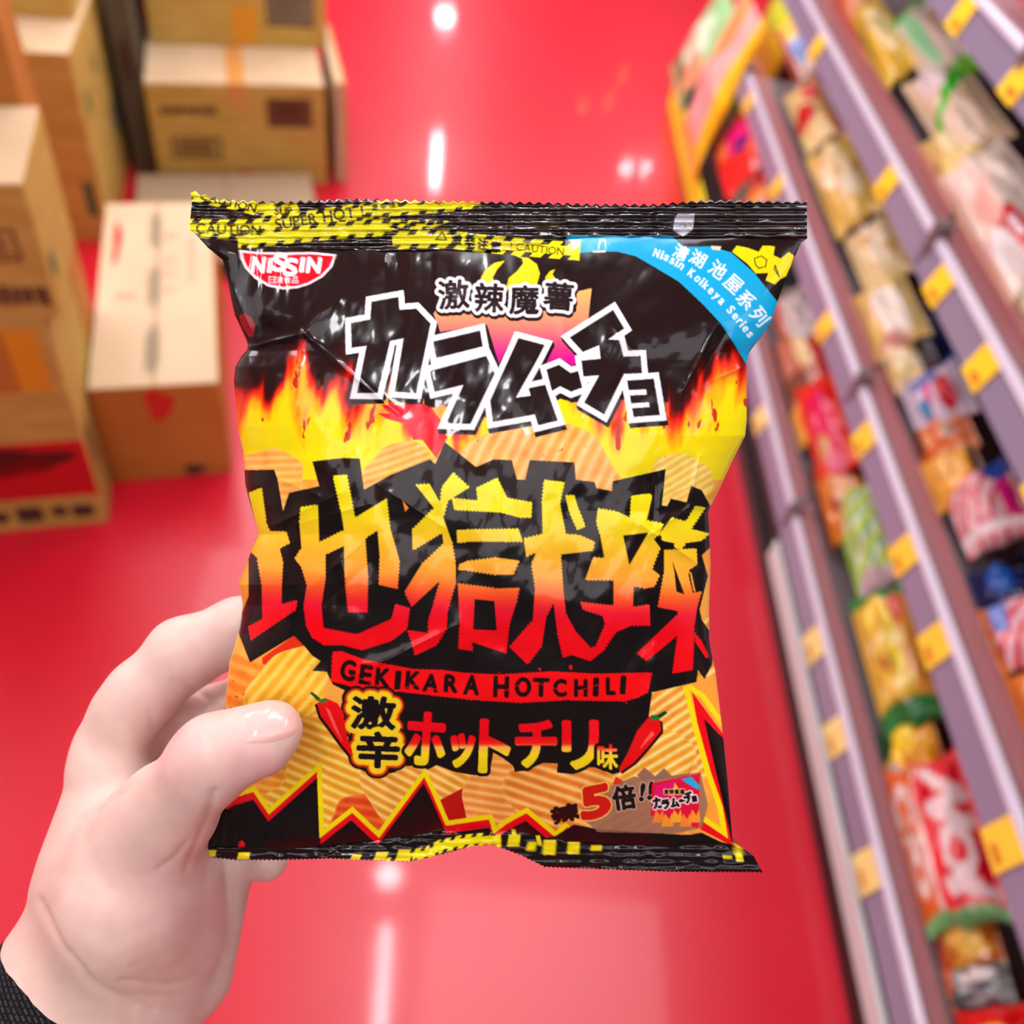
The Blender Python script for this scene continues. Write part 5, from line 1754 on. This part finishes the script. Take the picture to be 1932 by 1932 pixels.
skin = mat('skin', (232, 186, 164), 0.48, spec=0.35)
skin.node_tree.nodes['Principled BSDF'].inputs['Subsurface Weight'].default_value = 0.12
skin.node_tree.nodes['Principled BSDF'].inputs['Subsurface Radius'].default_value = (1.0, 0.35, 0.2)
skin.node_tree.nodes['Principled BSDF'].inputs['Subsurface Scale'].default_value = 0.004
nt = skin.node_tree
vc = nt.nodes.new('ShaderNodeVertexColor')
vc.layer_name = 'print'
nt.links.new(vc.outputs['Color'], nt.nodes['Principled BSDF'].inputs['Base Color'])
tc = nt.nodes.new('ShaderNodeTexCoord')
nz = nt.nodes.new('ShaderNodeTexNoise')
nz.inputs['Scale'].default_value = 900
nz.inputs['Detail'].default_value = 3
bp = nt.nodes.new('ShaderNodeBump')
bp.inputs['Strength'].default_value = 0.10
bp.inputs['Distance'].default_value = 0.0006
nt.links.new(tc.outputs['Object'], nz.inputs['Vector'])
nt.links.new(nz.outputs['Fac'], bp.inputs['Height'])
nt.links.new(bp.outputs['Normal'], nt.nodes['Principled BSDF'].inputs['Normal'])

# skin tone: rosier on the palm side and the finger pads, yellower on the back and wrist
tone = np.array([(216, 194, 181)], float).repeat(len(V), 0)


def rosy(cx, cy, rx, ry, a, c=(224, 178, 176)):
    global tone
    k = (a * np.exp(-(((px_ - cx) / rx) ** 2 + ((py_ - cy) / ry) ** 2)))[:, None]
    tone = tone * (1 - k) + np.array(c, float) * k


rosy(330, 1390, 70, 80, .55)
rosy(480, 1440, 70, 40, .6)
rosy(330, 1700, 130, 90, .4)
rosy(400, 1270, 60, 60, .35)
rosy(360, 1600, 30, 40, .35, (220, 166, 152))
rosy(160, 1850, 110, 90, .4, (230, 208, 186))
rosy(200, 1450, 60, 100, .3, (234, 210, 196))
mott = (fbm(px_ / 26, py_ / 26, 95, 3) - .5)[:, None]
tone = np.clip(tone + mott * np.array([10, 16, 16]), 0, 255)
hand = link('hand', np_mesh('hand', W - wrist, Q, lin(tone)), person, [skin])

# thumb nail: a curved plate lying on the thumb
bvh = BVHTree.FromPolygons([Vector(p) for p in W], Q.tolist())
nail_m = mat('nail', (240, 196, 186), 0.16, spec=0.5, coat=0.4)
NC, NR = 28, 22
tip = np.array([556, 1362.])
basep = np.array([468, 1374.])
verts, ok = [], True
axis = (tip - basep) / np.linalg.norm(tip - basep)
per = np.array([-axis[1], axis[0]])
for j in range(NR):
    u = j / (NR - 1)
    for i in range(NC):
        v = i / (NC - 1) * 2 - 1
        wid = (29 + 6 * math.sin(PI * min(1, u * 1.15))) * (1 - max(0, u - .72) ** 2 * 3.2)
        p = basep + axis * (u * 97 - 10 * (1 - u) * (v * v)) + per * v * wid + np.array([0, -4])
        rd = ray(*p)
        rd /= np.linalg.norm(rd)
        h_, n_, _, _ = bvh.ray_cast(Vector(CAM_O), Vector(rd))
        if h_ is None:
            h_ = Vector(CAM_O + rd * .26)
            n_ = -Vector(rd)
        rim = min(1.0, 6 * min(u + .02, 1.04 - u, (1 - abs(v)) * .5 + .02))
        verts.append(tuple(np.array(h_ - Vector(rd) * (.0001 + .0005 * rim)) - wrist))
me = np_mesh('thumb_nail', np.array(verts), grid_quads(NR, NC))
bm = bmesh.new()
bm.from_mesh(me)
bmesh.ops.smooth_vert(bm, verts=bm.verts, factor=.5, use_axis_x=True, use_axis_y=True, use_axis_z=True)
bmesh.ops.smooth_vert(bm, verts=bm.verts, factor=.5, use_axis_x=True, use_axis_y=True, use_axis_z=True)
bm.to_mesh(me)
bm.free()
nail = link('thumb_nail', me, hand, [nail_m])

# black knitted sleeve around the wrist
slv = mat('knit', (26, 26, 30), 0.85, spec=0.2)
rows_, cols_ = 90, 220
c0 = WR - ARM * .0095
c1 = c0 + ARM * .17
d = ARM
a1 = np.cross(d, np.array([0, 0, 1.]))
a1 /= np.linalg.norm(a1)
a2 = np.cross(d, a1)
L = np.linalg.norm(c1 - c0)
tt, th = np.meshgrid(np.linspace(0, 1, rows_), np.linspace(0, 2 * PI, cols_, endpoint=False), indexing='ij')
tt2 = tt ** 1.0
rad = .0355 + .006 * tt2 + .0012 * (fbm(tt * 14, np.sin(th) * 2, 97, 3) - .5)
rad = np.where(tt < .02, rad - .0012 * (1 - tt / .02), rad)
c = c0 + d * (tt2 * L)[..., None]
Pv = c + a1 * (rad * np.cos(th))[..., None] + a2 * (rad * 1.0 * np.sin(th))[..., None]
inner_r = rad - .003
Pi = c + a1 * (inner_r * np.cos(th))[..., None] + a2 * (inner_r * np.sin(th))[..., None]
allv = np.concatenate([Pv.reshape(-1, 3), Pi.reshape(-1, 3)])
g = np.arange(rows_ * cols_).reshape(rows_, cols_)
gn = np.roll(g, -1, 1)
q1 = np.stack([g[:-1], gn[:-1], gn[1:], g[1:]], -1).reshape(-1, 4)
q2 = q1[:, ::-1] + rows_ * cols_
q3 = np.stack([g[0], g[0] + rows_ * cols_, gn[0] + rows_ * cols_, gn[0]], -1)
q4 = np.stack([g[-1], gn[-1], gn[-1] + rows_ * cols_, g[-1] + rows_ * cols_], -1)
sl_me = np_mesh('sleeve', cam_to_world(allv) - wrist, np.concatenate([q1, q2, q3, q4]))
bm = bmesh.new()
bm.from_mesh(sl_me)
bmesh.ops.recalc_face_normals(bm, faces=bm.faces)
bm.to_mesh(sl_me)
bm.free()
uvl = sl_me.uv_layers.new(name='weave')
vi = np.zeros(len(sl_me.loops), np.int32)
sl_me.loops.foreach_get('vertex_index', vi)
vi = vi % (rows_ * cols_)
uvv = np.stack([(vi % cols_) / cols_, (vi // cols_) / rows_], 1).astype(np.float32)
uvl.data.foreach_set('uv', uvv.ravel())
nt = slv.node_tree
b = nt.nodes['Principled BSDF']
uvn = nt.nodes.new('ShaderNodeUVMap')
uvn.uv_map = 'weave'
mp = nt.nodes.new('ShaderNodeMapping')
mp.inputs['Scale'].default_value = (22, 17, 1)
mp.inputs['Rotation'].default_value = (0, 0, math.radians(24))
br = nt.nodes.new('ShaderNodeTexBrick')
br.inputs['Scale'].default_value = 2.0
br.inputs['Mortar Size'].default_value = 0.07
br.inputs['Mortar Smooth'].default_value = 0.8
br.inputs['Color1'].default_value = rgba((52, 54, 60))
br.inputs['Color2'].default_value = rgba((30, 31, 36))
br.inputs['Mortar'].default_value = rgba((8, 8, 9))
bp = nt.nodes.new('ShaderNodeBump')
bp.inputs['Strength'].default_value = 0.9
bp.inputs['Distance'].default_value = 0.0012
bp.invert = True
nt.links.new(uvn.outputs['UV'], mp.inputs['Vector'])
nt.links.new(mp.outputs['Vector'], br.inputs['Vector'])
nt.links.new(br.outputs['Color'], b.inputs['Base Color'])
nt.links.new(br.outputs['Fac'], bp.inputs['Height'])
nt.links.new(bp.outputs['Normal'], b.inputs['Normal'])
link('sleeve', sl_me, person, [slv])
tag(person, 'hand in a black knitted sleeve holding up the snack bag with its thumb in front', 'person')
